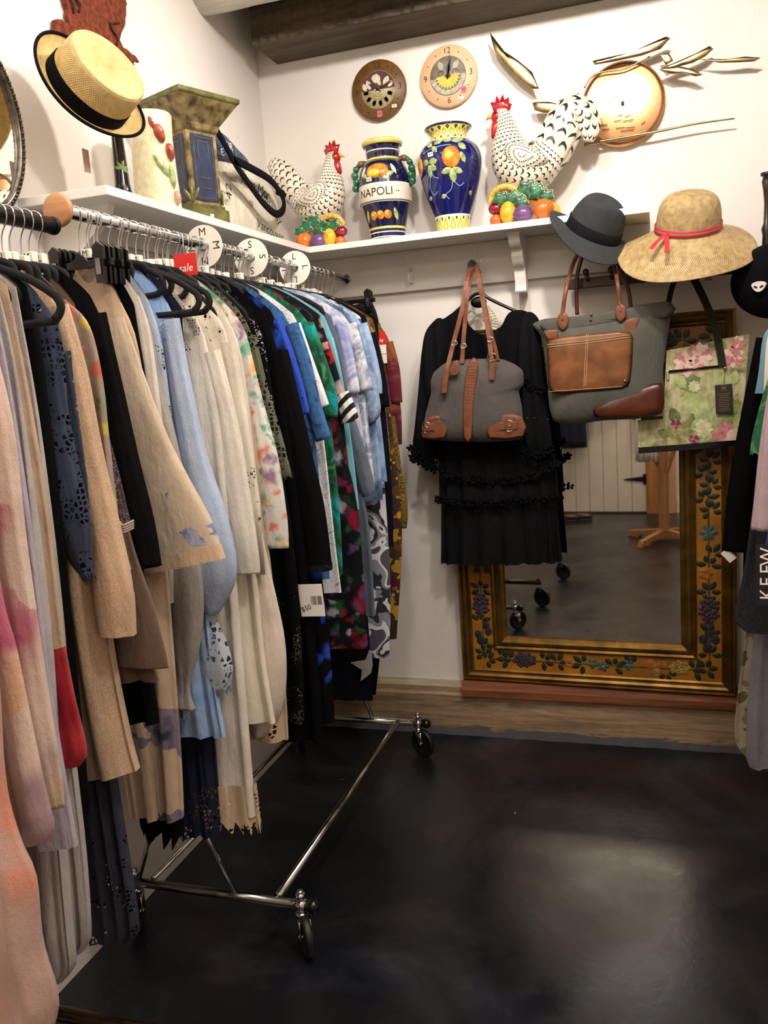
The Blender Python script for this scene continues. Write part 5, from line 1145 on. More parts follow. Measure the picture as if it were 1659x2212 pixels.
for (a1, b1, a2, b2) in [(lf, bot, lf, bot+.45), (rt_, bot, rt_, top-.1), (lf+.03, bot, rt_-.05, bot), (lf, top, rt_, top), (lf, top-.35, lf, top)]: gp(6, [(a1-.003, b1-.003), (a2+.003, b1-.003) if b1 == b2 else (a1+.003, b1-.003), (a2+.003, b2+.003), (a1-.003, b1+.003) if b1 == b2 else (a2-.003, b2+.003)], .0083)
for u in (.15, .30, .52, .66): pass
grapes(.225+.03, bot+.004, .045, .028); sprig(.19, bot, 2.6, 4); sprig(.16, bot+.01, .6, 3); sprig(.33, bot+.005, .1, 4); sprig(.385, bot, .6, 4)
for u in (.43,): 
    for k in range(5): gp(4, ell(u+.012*math.cos(k*1.26), bot+.012*math.sin(k*1.26), .009, .008, 10), .009)
for u, dv in ((.52, .004), (.56, -.006), (.655, .006)):
    for k in range(5): gp(3, leafp(u, bot+dv, .024, .007, k*1.26+u*9), .009)
    gp(5, ell(u, bot+dv, .005, .005, 8), .0098)
sprig(.485, bot, 3.0, 4); sprig(.60, bot-.004, .8, 4); sprig(.66, bot+.01, 2.0, 3)
for u, v, r in ((.735, .012, .022), (.755, -.016, .020), (.775, .014, .018)): gp(4 if v > 0 else 5, ell(u, bot+v, r, r*.9, 14), .009)
for k in range(22): a = k*2.4; r = math.sqrt(k/22); gp(5, ell(.835+.036*r*math.cos(a), bot+.004+.026*r*math.sin(a), .008, .008, 9), .009)
sprig(.79, bot-.015, -1.2, 3); sprig(.89, bot, .4, 4); sprig(.93, bot+.005, 1.2, 5)
sprig(rt_, bot+.06, 1.57, 4); 
for du, dv in ((-.02, .12), (.02, .12), (-.005, .09), (.0, .145)): gp(2, ell(rt_+du, bot+dv, .016, .019, 14), .009)
sprig(rt_, bot+.145, 1.2, 3); grapes(rt_, bot+.235, .034, .055); sprig(rt_, bot+.30, 1.57, 4)
for k in range(5): gp(4, ell(rt_-.01+.015*math.cos(k*1.26), bot+.37+.015*math.sin(k*1.26), .012, .010, 10), .009)
sprig(rt_, bot+.40, 1.4, 4); sprig(rt_+.012, bot+.44, 1.0, 3)
for k in range(6): gp(3, leafp(rt_, bot+.52, .034, .009, k*1.05), .009)
for k in range(6): sprig(rt_+.008*(-1)**k, bot+.60+.045*k, 1.57+.3*(-1)**k, 5)
grapes(rt_, bot+.90, .034, .05); sprig(rt_, bot+.98, 1.57, 5)
for du, dv in ((-.02, .10), (.022, .115), (-.008, .075), (.014, .14)): gp(2, ell(lf+du, bot+dv, .015, .018, 14), .009)
sprig(lf, bot+.02, 2.2, 4); sprig(lf+.01, bot-.005, .3, 4); sprig(lf, bot+.05, 1.2, 3); sprig(lf-.01, bot+.155, 1.4, 3); grapes(lf-.004, bot+.225, .032, .05); sprig(lf, bot+.29, 1.57, 5)
for k in range(5): sprig(lf+.008*(-1)**k, bot+.38+.11*k, 1.57, 5)
for k in range(9): sprig(.16+.1*k, top+.004*(-1)**k, .3+k, 5, .04)
for k in range(3): grapes(.3+.25*k, top, .04, .028)
for k in range(14): gp(5, ell(.70+.03*math.cos(k*2.4)*math.sqrt(k/14), top-.0+.026*math.sin(k*2.4)*math.sqrt(k/14), .009, .009, 9), .0095)
GL.build('painted_garland', GM, t)

# ---------------------------------------------------------------- black dress on the hook board
def flat_cloth(nm, out, yc, th, m, parent, jag=None, k=6, amp=.006, fr=9):
    o = loop_smooth(out, k) if jag is None else out; b = MB(); b.pillow(o, yc, th, 0, 12)
    b.v = [(x, y+amp*math.sin(x*fr*14+z*2)*min(1, 1), z) for x, y, z in b.v]; return b.build(nm, m, parent)
BLK = fab('black_crepe', '#0d0d0f'); BLK2 = fab('black_chiffon', '#111214', weave=300)
t = thing('dress', 'black bell-sleeved dress with flower-trimmed hems hanging on the back wall over the mirror', 'dress', (.87, -.15, .72))
Y = -.145
bl = pp([(958, 688), (1000, 668), (1012, 700), (1040, 722), (1080, 706), (1105, 672), (1150, 682), (1172, 760), (1180, 880), (1195, 985), (1160, 1012), (1100, 1022), (1040, 1024), (980, 1018), (935, 985), (912, 975), (920, 880), (912, 780), (925, 712)], Y)
flat_cloth('bodice', bl, Y, .028, BLK, t)
sl1 = pp([(928, 705), (958, 690), (968, 760), (950, 880), (938, 1000), (908, 990), (893, 965), (905, 860), (912, 760)], Y-.01)
flat_cloth('sleeve', sl1, Y-.02, .03, BLK2, t)
sl2 = pp([(1135, 680), (1165, 690), (1172, 760), (1180, 850), (1195, 965), (1170, 982), (1140, 970), (1125, 860), (1118, 770)], Y-.01)
flat_cloth('sleeve', sl2, Y-.03, .03, BLK2, t)
def ruffle(nm, x0, x1, zt_, zb0, zb1, flare, yc, th, m, folds, jag=0, nu=96):
    rings = []
    for i in range(12):
        v = i/11; hw = (x1-x0)/2*(1+flare*v); cx_ = (x0+x1)/2; rg_ = []
        for k in range(nu):
            a = 2*math.pi*k/nu; s_ = math.cos(a); r = math.sin(folds*a)*.010*(.3+v)+math.sin(folds*2.3*a+1)*.004
            zb = zb0+(zb1-zb0)*(s_+1)/2; z = zt_+(zb-zt_)*v-(jag*(k % 3)/2 if i == 11 else 0)
            rg_.append((cx_+s_*hw+r*.2, yc+math.sin(a)*(th*(.5+.8*v))+r, z))
        rings.append(rg_)
    return MB().loft(rings, 0, True, False).build(nm, m, t)
zz = lambda px, py: at(px, py, y=Y)[2]; xx = lambda px, py: at(px, py, y=Y)[0]
ruffle('skirt_tier', xx(950, 1000), xx(1200, 1000), zz(1070, 985), zz(950, 1085), zz(1205, 1075), .02, Y, .035, BLK2, 13)
ruffle('skirt_tier', xx(955, 1075), xx(1200, 1075), zz(1070, 1070), zz(948, 1215), zz(1215, 1212), .06, Y, .035, BLK2, 15, .004)
def trim(nm, P, yc, r=.010, n=26):
    b = MB(); q = smooth(P, 8); rr = random.Random(len(P)*3+1)
    for k in range(n):
        x, z = q[int(k*(len(q)-1)/(n-1))]; 
        for j in range(5):
            a = j*1.256+rr.random(); b.pillow([(x+.006*math.cos(a)+u, z+.006*math.sin(a)+w_) for u, w_ in ell(.004*math.cos(a), .004*math.sin(a)-rr.random()*.006, r*.75, r*.5, 7, a)], yc+rr.uniform(-.012, .004), .003, 0, 2)
    return b.build(nm, BLK, t)
trim('flower_trim', pp([(895, 985), (930, 1005), (1000, 1030), (1080, 1035), (1150, 1025), (1205, 1000)], Y-.03), Y-.045, .013, 34)
trim('flower_trim', pp([(950, 1075), (1020, 1082), (1100, 1080), (1210, 1070)], Y-.03), Y-.05, .010, 34)
trim('sleeve_trim', pp([(890, 965), (915, 985), (942, 1000)], Y-.03), Y-.05, .010, 10)
trim('sleeve_trim', pp([(1125, 965), (1160, 980), (1192, 965)], Y-.03), Y-.06, .011, 12)
trim('sleeve_trim', pp([(1135, 820), (1165, 840), (1190, 830)], Y-.03), Y-.06, .009, 10)
t = thing('coat_hanger', 'black plastic hanger holding the bell-sleeved dress on the back wall', 'hanger', (.84, -.09, 1.69))
hx, hz = xx(1028, 650), zz(1028, 650); b = MB().tube(smooth([(xx(955, 692), -.09, zz(955, 692)), (hx-.045, -.09, hz+.004), (hx-.02, -.09, hz+.024), (hx, -.09, hz+.03), (hx+.02, -.09, hz+.024), (hx+.045, -.09, hz+.004), (xx(1120, 676), -.09, zz(1120, 676))], 5), .006, 10)
b.build('body', BLACKP, t)
MB().ball((hx, -.095, hz-.002), .028, 0, 18, (1.1, .35, .75)).build('hub', BLACKP, t)
MB().tube(smooth([(hx, -.09, hz+.025), (hx, -.088, hz+.06), (hx-.004, -.086, 1.865), (hx+.01, -.084, 1.885), (hx+.018, -.084, 1.872)], 5), .0016, 6).build('hook', CHROME, t)
t = thing('necklace', 'strands of pearly beads looped round the black dress hanger', 'necklace', (.87, -.15, 1.45)); PEARL = plain('pearl', '#d0c4a0', .2, 0, .1, 90, coat=.4)
for si, P in enumerate([[(1018, 672), (1000, 690), (998, 740), (1010, 800), (1030, 780)], [(1055, 662), (1072, 690), (1068, 730), (1060, 790)], [(1052, 665), (1066, 700), (1062, 745), (1054, 785)], [(1014, 670), (1035, 678), (1055, 668)], [(1008, 720), (1002, 760), (1018, 805)]]):
    b = MB(); q = smooth([tuple(at(a, c, y=-.142-.004*si)) for a, c in P], 12); L = 0; last = Vector(q[0]); b.ball(last, .0048, 0, 8)
    for p in q[1:]:
        if (Vector(p)-last).length > .0088: last = Vector(p); b.ball(last, .0048, 0, 8)
    b.build('strand', PEARL, t)
# pale blouse end and shelf-side hanger behind the tote
# ---------------------------------------------------------------- bags
def strap(parent, P, w_, th, m, nm='strap', side=(0, 1, 0), k=6):
    S2 = smooth([tuple(p) for p in P], k); rings = []
    for i, p in enumerate(S2):
        a = Vector(S2[max(i-1, 0)]); c = Vector(S2[min(i+1, len(S2)-1)]); d = (c-a).normalized(); nn = d.cross(Vector(side)).normalized(); mm = nn.cross(d).normalized(); v = Vector(p)
        rings.append([v+nn*w_*u/2+mm*th*q/2 for u, q in ((-1, -1), (1, -1), (1, 1), (-1, 1))])
    return MB().loft(rings, smooth=False).build(nm, m, parent)
def dens(P, k):
    out = []
    for i in range(len(P)):
        a, b_ = P[i], P[(i+1) % len(P)]
        out += [(a[0]+(b_[0]-a[0])*j/k, a[1]+(b_[1]-a[1])*j/k) for j in range(k)]
    return [tuple((np.array(out[i-1])+2*np.array(out[i])+np.array(out[(i+1) % len(out)]))/4) for i in range(len(out))]
def A3(px, py, y): return tuple(at(px, py, y=y))
def buckle(parent, c, w_, h_, m=BRASS, a=0):
    M = frame(c, (math.cos(a), 0, math.sin(a)), (-math.sin(a), 0, math.cos(a))); P = loop_smooth([(-w_/2, -h_/2), (w_/2, -h_/2), (w_/2, h_/2), (-w_/2, h_/2)], 4)
    b = MB().tube([M @ Vector((x, z, 0)) for x, z in P]+[M @ Vector((P[0][0], P[0][1], 0))], .0018, 6); b.tube([M @ Vector((-w_/2, 0, .001)), M @ Vector((w_/2*.9, 0, .001))], .0012, 6); return b.build('buckle', m, parent)
# grey canvas satchel
Y = -.235
t = thing('handbag', 'grey canvas handbag with tan leather straps, studs and corner buckles hung before the black dress', 'handbag', (.82, Y, 1.22))
o = pp([(962, 783), (990, 777), (1030, 775), (1080, 774), (1110, 785), (1130, 800), (1132, 830), (1120, 845), (1128, 880), (1132, 930), (1126, 950), (1070, 955), (1000, 955), (930, 950), (912, 945), (918, 900), (932, 850), (930, 826), (936, 805)], Y)
b = MB(); b.pillow(dens(o, 4), Y, .06, 0, 12); b.build('body', CANG, t)
def patch(nm, pts, y, m, th=.003, parent=t, sm=3, curve=None):
    P = pp(pts, y); P = loop_smooth(P, sm) if sm > 1 else P; b = MB(); b.pillow(P, y, th, 0, 4); 
    if curve: b.v = [(x, yy+curve(x, z), z) for x, yy, z in b.v]
    return b.build(nm, m, parent)
front = Y-.062
pc = patch('centre_strip', [(1014, 778), (1032, 778), (1028, 830), (1022, 870), (1018, 950), (1003, 950), (1000, 880), (1004, 830)], front, LEATH, .003, t, 2)
b = MB()
for r_ in range(13):
    for cI in range(3):
        f_ = r_/12; px = 1012+cI*6.2+(1-f_)*3-2; py = 790+r_*6.6; q = A3(px, py, front-.004); b.ball(q, .0019, 0, 6)
b.build('studs', BRASS, pc)
for nm, P, bx_, by_ in (('corner_patch', [(922, 902), (950, 898), (962, 912), (962, 945), (912, 946), (914, 925)], 921, 923), ('corner_patch', [(1062, 900), (1090, 895), (1128, 900), (1132, 942), (1056, 946), (1056, 915)], 1100, 920)):
    pc = patch(nm, P, front+.012, LEATH, .004, t, 2)
    q = A3(bx_, by_, front+.005); st_ = MB().box((q[0]-.035 if bx_ > 1000 else q[0]-.008, q[1]-.002, q[2]-.013), (q[0]+.03, q[1]+.003, q[2]+.013), b=.002).build('strap_tab', LEATH, pc); buckle(pc, (q[0], q[1]-.004, q[2]), .022, .03, CHROME)
    b = MB(); 
    for k in range(9): q = A3(P[0][0]+4+k*(P[2][0]-P[0][0])/8.5*(.95 if bx_ < 1000 else 1.9), 906-(3 if 2 < k < 7 else 0), front+.004); b.ball(q, .0022, 0, 6)
    b.build('studs', BRASS, pc)
top = (.842, -.10, 1.868)
strap(t, [A3(966, 795, Y-.055), A3(980, 740, Y-.04), A3(1000, 660, Y-.03), A3(1010, 600, Y), (top[0]-.006, -.10, 1.862)], .016, .003, LEATH)
strap(t, [A3(998, 785, Y-.04), A3(1004, 700, Y-.03), A3(1012, 620, Y-.02), (top[0], -.095, 1.868)], .015, .003, LEATH)
strap(t, [A3(1064, 800, Y-.066), A3(1058, 740, Y-.05), A3(1045, 660, Y-.03), A3(1032, 592, Y-.01), (top[0]+.004, -.10, 1.868)], .016, .003, LEATH)
strap(t, [A3(1076, 778, Y-.03), A3(1068, 745, Y-.03), A3(1052, 680, Y-.02), (top[0]+.008, -.095, 1.862)], .013, .003, LEATH)
strap(t, [A3(1064, 775, Y-.066), A3(1063, 800, Y-.067), A3(1062, 820, Y-.067)], .018, .003, LEATH, 'strap_end'); buckle(t, A3(1062, 772, Y-.07), .024, .022)
strap(t, [A3(1012, 602, -.13), (top[0]-.008, -.115, 1.875), A3(1034, 592, -.13)], .02, .003, plain('dark_strap', '#1c1412', .5), 'strap_loop')
for px, py in ((981, 741), (1059, 733), (1001, 747)): 
    q = A3(px, py, Y-.058); MB().tube([(q[0]+.011*math.cos(a), q[1], q[2]+.008*math.sin(a)) for a in [2*math.pi*k/16 for k in range(17)]], .0016, 6).build('ring', CHROME, t)
pc = patch('hang_tag', [(975, 790), (985, 778), (992, 790), (990, 808), (976, 812), (970, 800)], front-.012, LEATH, .002, t, 3)
pc = patch('luggage_tag', [(961, 790), (971, 792), (965, 850), (951, 853)], front-.016, LEATH, .002, t, 1)
# large canvas and leather tote
Y = -.20
t = thing('tote_bag', 'large olive-grey canvas tote with glossy brown leather pockets, under the grey felt hat', 'bag', (1.3, Y, 1.29))
o = pp([(1148, 700), (1175, 688), (1240, 684), (1320, 672), (1400, 655), (1448, 650), (1449, 690), (1440, 740), (1432, 800), (1436, 860), (1432, 895), (1380, 905), (1300, 908), (1240, 918), (1196, 912), (1186, 880), (1180, 800), (1172, 730)], Y)
MB().pillow(dens(o, 4), Y, .07, 0, 12).build('body', CANG2, t)
front = Y-.066
tb = patch('top_band', [(1172, 694), (1240, 686), (1320, 674), (1448, 652), (1448, 684), (1380, 688), (1290, 702), (1240, 712), (1176, 716)], front+.016, CANG2, .004, t, 2)
pk = patch('front_pocket', dens([(1180, 732), (1260, 722), (1368, 712), (1366, 780), (1360, 838), (1290, 845), (1185, 852), (1183, 790)], 4), front-.003, LEATH2, .006, t, 1)
for P in ([(1182, 750), (1260, 742), (1362, 728)], [(1267, 722), (1264, 780), (1261, 842)], [(1271, 722), (1268, 780), (1265, 842)], [(1186, 846), (1270, 840), (1345, 835)], [(1181, 745), (1260, 737), (1362, 723)]):
    MB().tube(smooth([A3(a, c, front-.0095) for a, c in P], 4), .0008, 5).build('stitching', STITCH, pk)
patch('corner_leather', dens([(1280, 882), (1340, 852), (1432, 822), (1436, 868), (1430, 894), (1370, 902), (1284, 902)], 4), front+.014, DLEATH, .012, t, 1)
patch('side_tab', [(1352, 690), (1380, 684), (1374, 716), (1350, 716)], front+.004, LEATH, .003, t, 1); patch('side_tab', [(1174, 714), (1204, 712), (1206, 730), (1184, 734)], front+.004, LEATH, .003, t, 1)
q = A3(1350, 823, front-.01); MB().ball(q, .005, 0, 10, (1, .5, 1)).build('rivet', BRASS, t)
b = MB(); b.ball(A3(1277, 679, front+.008), .0045, 0, 10); b.ball(A3(1276, 690, front+.008), .0045, 0, 10); b = b.build('snap', BRASS, t)
for i, P in enumerate(([(1215, 690), (1216, 670), (1224, 620), (1240, 565), (1262, 530)], [(1340, 672), (1338, 650), (1334, 610), (1326, 575), (1310, 545)])):
    MB().tube(smooth([A3(a, c, front+.006) for a, c in P[:3]]+[A3(a, c, Y+.03) for a, c in P[3:]], 6), .0072, 12).build('handle', LEATH, t)
    c_ = P[0]; ta = patch('handle_tab', [(c_[0]-10, c_[1]-6), (c_[0], c_[1]-16), (c_[0]+12, c_[1]-8), (c_[0]+11, c_[1]+12), (c_[0], c_[1]+24), (c_[0]-10, c_[1]+12)], front+.002, LEATH, .003, t, 3)
    MB().ball(A3(c_[0], c_[1], front-.003), .003, 0, 8).build('rivet', BRASS, ta)
for P in ([(1247, 680), (1245, 640), (1248, 590), (1262, 540)], [(1363, 668), (1358, 630), (1345, 590), (1325, 550)]): MB().tube(smooth([A3(a, c, Y+.035) for a, c in P], 6), .007, 12).build('rear_handle', DLEATH, t)
# floral crossbody
Y = -.17
def bigfloral():
    m = NT('rose_print_leather'); v = m.coord(); dn = m.n('ShaderNodeVectorMath', operation='ADD'); sc_ = m.n('ShaderNodeVectorMath', operation='SCALE'); ns = m.noise(v, 16, 4); m.l(ns.outputs[1], sc_.inputs[0]); sc_.inputs['Scale'].default_value = .06; m.l(v, dn.inputs[0]); m.l(sc_.outputs[0], dn.inputs[1])
    bg = m.ramp(m.noise(v, 13, 5, .6, .8).outputs[0], [(.28, '#5c5638'), (.40, '#8c8a5a'), (.50, '#b8b484'), (.62, '#d4cca4'), (.72, '#a8986c')])
    w_ = m.n('ShaderNodeTexWave'); m.l(dn.outputs[0], w_.inputs[0]); w_.inputs['Scale'].default_value = 14; w_.inputs['Distortion'].default_value = 3
    bg = m.mix(m.math('MULTIPLY', w_.outputs[1], .22), bg, srgb('#5a6034'))
    m.set(Base_Color=bg, Roughness=.35); return m.m
t = thing('crossbody_bag', 'flat shoulder bag printed with pink flowers and green leaves, black strap and tag', 'handbag', (1.6, Y, 1.17))
o = pp([(1440, 757), (1490, 748), (1503, 762), (1518, 742), (1560, 732), (1618, 722), (1612, 800), (1605, 880), (1600, 960), (1500, 968), (1380, 977), (1378, 908), (1432, 905), (1436, 830)], Y)
n = len(o); b = MB().slab(o, Y-.012, Y+.012); body = b.build('body', bigfloral(), t)
o2 = pp([(1379, 966), (1500, 957), (1600, 949), (1600, 962), (1500, 970), (1380, 979)], Y-.002); MB().slab(o2, Y-.016, Y+.014).build('base_edge', BLACKP, t)
# printed flowers as thin appliqué shapes
PETP = [plain('petal_pale', '#e4c4b4', .4, 0, .15, 60), plain('petal_pink', '#cc8484', .4, 0, .25, 60), plain('petal_rose', '#8c4458', .4, 0, .3, 60), plain('petal_cream', '#d8d8a8', .4, 0, .2, 60), plain('leaf_light', '#b4c084', .4, 0, .25, 40), plain('leaf_mid', '#7c8c50', .4, 0, .3, 40)]
fl = MB(); yy = Y-.0125
def bloom(px, py, r, mi, n=9, off=0, dark=None):
    for ring in range(3):
        for k in range(n-ring*2):
            a = 2*math.pi*k/(n-ring*2)+ring*.4+px; rr = r*(1-.3*ring); P = pp([(px+u, py+w_) for u, w_ in leafp(0, 0, rr, rr*.26, a)], yy)
            c_ = (sum(p[0] for p in P)/len(P), sum(p[1] for p in P)/len(P)); d = .0004+.0003*ring+.00004*k+off
            mi_ = mi if (k+ring) % 3 else (dark if dark is not None else mi)
            fl.add([(x, yy-d, z) for x, z in P], [tuple(range(len(P)))], mi_, None, False)
LD = [.0002]
def bl_leaf(px, py, L, W_, a, mi, d=.0002):
    LD[0] += .00003; d = LD[0]; P = pp([(px+u, py+w_) for u, w_ in leafp(0, 0, L, W_, a)], yy); fl.add([(x, yy-d, z) for x, z in P], [tuple(range(len(P)))], mi, None, False)
for L in [(1470, 860, 70, 22, .35, 4), (1470, 840, 50, 14, -.5, 5), (1500, 870, 60, 18, .9, 4), (1540, 840, 46, 13, -.6, 4), (1580, 860, 40, 14, 1.4, 5), (1450, 880, 40, 12, 1.2, 5), (1530, 905, 44, 14, 2.6, 4), (1560, 930, 40, 12, -1.0, 5), (1500, 940, 40, 12, .1, 4), (1420, 930, 30, 9, .4, 5), (1590, 800, 34, 10, 1.9, 4), (1460, 810, 36, 10, .9, 4)]: bl_leaf(*L)
for P_ in [(1485, 785, 32, 0, 11, .0006, 1), (1512, 768, 30, 0, 10, .001, 1)]: bloom(*P_)
bloom(1585, 770, 26, 1, 9, .0006, 0); bloom(1595, 742, 18, 1, 7, .0006, 0); bloom(1460, 915, 12, 2, 8, .0006, 1); bloom(1500, 950, 13, 2, 9, .0006, 1); bloom(1520, 925, 22, 3, 9, .0006); bloom(1500, 835, 14, 3, 9, .0006)
for dx, dy in ((-20, 6), (0, -16), (14, 0), (6, 14), (-12, -4)):
    P = pp([(1570+dx+u, 940+dy+w_) for u, w_ in ell(0, 0, 15, 12, 16)], yy); fl.add([(x, yy-.0008-.00003*dx, z) for x, z in P], [tuple(range(len(P)))], 0 if dx > 0 else 1, None, False)
fl.build('printed_flowers', PETP, body)
q0_, q1_ = A3(1442, 803, Y-.016), A3(1565, 790, Y-.016)
zp = MB().tube([q0_, q1_], .004, 8).build('zip', BLACKP, t); MB().box((q0_[0]-.004, q0_[1]-.004, q0_[2]-.028), (q0_[0]+.004, q0_[1]-.001, q0_[2]+.004), b=.001).build('zip_pull', CHROME, zp)
OLS = fab('olive_webbing', '#2a2a1c')
strap(t, [A3(1561, 792, Y-.02), A3(1553, 745, Y-.02), A3(1545, 710, Y-.02), A3(1525, 655, Y-.02), A3(1500, 605, Y), A3(1480, 575, Y+.03)], .024, .003, OLS)
strap(t, [A3(1444, 655, Y+.03), A3(1452, 620, Y+.03), A3(1468, 580, Y+.035)], .018, .003, OLS)
MB().ball(A3(1566, 795, Y-.02), .006, 0, 8).build('clasp', CHROME, t)
MB().tube([A3(1566, 795, Y-.022), A3(1563, 836, Y-.022)], .0008, 5).build('tag_cord', INK, t)
c0_ = A3(1564, 862, Y-.024); Mg = frame(c0_, (1, 0, .03), (0, 0, 1)); tg_ = MB().box((-.027, -.049, -.0012), (.027, .049, .0012), M=Mg, b=.001).build('swing_tag', plain('dark_card', '#2a2224', .5), t)
b = MB(); 
for u0, v0, u1, v1 in ((-.008, .028, -.007, .046), (.007, .028, .008, .046), (-.008, .045, .008, .046), (-.008, .028, .008, .029), (-.004, .034, .004, .040)): b.box((u0, v0, .0013), (u1, v1, .0016), M=Mg)
for k in range(10): b.box((-.019+.002*(k % 3), .018-k*.0062, .0013), (.019-.003*((k*7) % 3), .0165-k*.0062+.003, .0016), M=Mg)
b.build('tag_print', plain('gold_print', '#8a7450', .5), tg_)

# ---------------------------------------------------------------- dark coat rack with hats
DW = plain('dark_walnut', '#22140f', .35, 0, .3, 30, coat=.3)
t = thing('coat_rack', 'dark wooden peg rack with a turned finial carrying the hats and bags', 'coat rack', (1.5, -.06, 1.76))
zb = 1.765
MB().box((1.17, -.075, zb-.018), (1.86, -.05, zb+.018), b=.003).build('rail', DW, t)
MB().lathe([(.014, 1.70), (.016, 1.80), (.013, 1.86), (.017, 1.88), (.010, 1.90), (.008, 1.96), (.011, 2.0), (.016, 2.03), (.012, 2.045), (.02, 2.05), (.02, 2.058), (.001, 2.062)], 24, M=Matrix.Translation((1.828, -.10, 0))).build('finial_post', DW, t)
for x in (1.245, 1.33, 1.56, 1.66): MB().tube([(x, -.05, zb+.005), (x, -.13, zb+.02), (x, -.17, zb+.03)], [.008, .008, .011], 10).build('peg', DW, t)
for x in (1.2, 1.83): MB().box((x-.01, -.051, zb-.015), (x+.01, -.0, zb+.015)).build('wall_block', DW, t)
FELT = fab('charcoal_felt', '#3b3d3f', weave=900); FELTB = fab('black_band', '#1c1d20')
t = thing('felt_hat', 'charcoal felt fedora tilted on the peg rack beside the large straw hat', 'hat', (1.29, -.2, 1.8))
ax = Vector(RT*.28+UP*.70-FW*.66)
axs = ax.normalized()
hc = Vector(A3(1280, 502, -.21))
def fed(x, y_, z):
    if z > .06:
        k = min(1, (z-.06)/.05); r2 = math.hypot(x, y_)
        z -= .022*k*math.exp(-(y_/.03)**2)*(1 if x > -.2 else 0)
        if x > 0: y_ *= 1-.28*k*(x/.09)
    return x, y_, z
def fw(a, r): return max(0, (r-.09)/.06)*(.020*math.cos(2*a)-.012*math.cos(a)-.016)
M = hat(t, tuple(hc), ax, RT*.9-UP*.3, [(.001, .112), (.03, .118), (.055, .117), (.072, .10), (.082, .06), (.088, .02), (.090, 0)], [(.089, 0), (.11, .002), (.135, -.002), (.148, -.006)], FELT, FELT, fw, (1.08, .92), fed)
MB().lathe([(.0915, .0), (.0925, .004), (.0885, .032), (.0855, .036)], 64, caps=False, sc=(1.08, .92), M=M).build('hat_band', FELTB, t)
STR2 = straw_mat('woven_seagrass', '#7a5c34', '#e0c48c', 150, 40)
t = thing('sun_hat', 'wide-brimmed woven straw sun hat with a red striped ribbon on the peg rack', 'hat', (1.58, -.25, 1.8))
ax = Vector(RT*-.13+UP*.82-FW*.55); hc = Vector(A3(1486, 497, -.26))
def sw(a, r): return -max(0, (r-.10)/.12)**1.2*(.055+.030*math.cos(a+2.1))+.006*math.sin(3*a)*max(0, (r-.1)/.1)
M = hat(t, tuple(hc), ax, RT+UP*.08, [(.001, .122), (.03, .120), (.066, .110), (.086, .088), (.095, .054), (.098, .02), (.100, 0)], [(.099, .0), (.115, -.006), (.15, -.014), (.19, -.02), (.212, -.02)], STR2, STR2, sw, (1.03, .95))
RIB = plain('red_ribbon', '#c8323a', .5, 0, .08); RIB2 = plain('pink_ribbon', '#b8807a', .5, 0, .08)
b = MB(); b.lathe([(.1015, .004), (.1025, .006), (.1022, .012)], 64, caps=False, sc=(1.03, .95), M=M); b.lathe([(.1022, .012), (.1020, .018)], 64, 1, caps=False, sc=(1.03, .95), M=M); b.lathe([(.1020, .018), (.1015, .024), (.0995, .025)], 64, caps=False, sc=(1.03, .95), M=M); b.build('ribbon', [RIB, RIB2], t)
q = [M @ Vector(p) for p in ((-.085, -.055, .018), (-.12, -.075, .004), (-.15, -.10, -.010))]; strap(t, q, .014, .001, RIB, 'ribbon_tail', side=tuple(ax)); q = [M @ Vector(p) for p in ((-.088, -.05, .016), (-.10, -.10, .004), (-.115, -.145, -.012))]; strap(t, q, .014, .001, RIB, 'ribbon_tail', side=tuple(ax))
for px, m_ in ((1503, RIB), (1530, RIB2)):
    q = A3(px, 595, -.16); MB().box((q[0]-.012, q[1]-.001, q[2]-.016), (q[0]+.012, q[1]+.001, q[2]+.02)).build('ribbon_end', m_, t)
# black cap at the right edge
t = thing('cap', 'black cap with a small white alien-head badge at the right edge', 'cap', (1.78, -.24, 1.66))
CAPF = fab('black_cap_cloth', '#0e0e12'); q = A3(1676, 606, -.24)
MB().ball(q, .135, 0, 32, (1, .6, .88)).build('crown', CAPF, t)
b = MB(); rings = []
for k in range(14):
    a = math.pi+math.pi*k/13
    rings.append([(q[0]+.06+.10*math.cos(a)*s_, q[1]-.03+.02*math.sin(a)*s_, q[2]-.06+.09*math.sin(a)*s_) for s_ in (.8, .9, 1)])
MB().loft(rings, 0, False, False).build('brim', CAPF, t)
Mb = frame((q[0]-.058, q[1]-.080, q[2]-.02), (1, -.45, 0), (0, 0, 1)); b = MB().pillow(loop_smooth([(-.022, .006), (-.016, .014), (0, .017), (.016, .014), (.022, .006), (.012, -.010), (0, -.015), (-.012, -.010)], 3), 0, .001, 0, 3, M=Mb @ Matrix.Rotation(-math.pi/2, 4, 'X') @ Matrix.Scale(1, 4)); 
b = MB(); P = loop_smooth([(-.022, .006), (-.016, .014), (0, .017), (.016, .014), (.022, .006), (.012, -.010), (0, -.015), (-.012, -.010)], 3); b.add([(x, y_, .004) for x, y_ in P]+[(x, y_, -.006) for x, y_ in P], [tuple(range(len(P)))]+[(i, (i+1) % len(P), (i+1) % len(P)+len(P), i+len(P)) for i in range(len(P))], 0, None, False, Mb)
for s_ in (-1, 1): P = ell(s_*.009, 0, .007, .0035, 10, s_*.5); b.add([(x, y_, .0045) for x, y_ in P], [tuple(range(10))], 1, None, False, Mb)
b.build('badge', [WHITEC, INK], t)
t = thing('coat_hook', 'dark double hook at the right edge from which the black cap hangs', 'hook', (1.79, -.02, 1.78))
MB().tube(smooth([(1.80, -.076, zb), (1.80, -.12, zb-.01), (1.80, -.17, zb+.0), (1.80, -.19, zb+.02)], 4), .005, 8).build('prong', BLACKM, t)

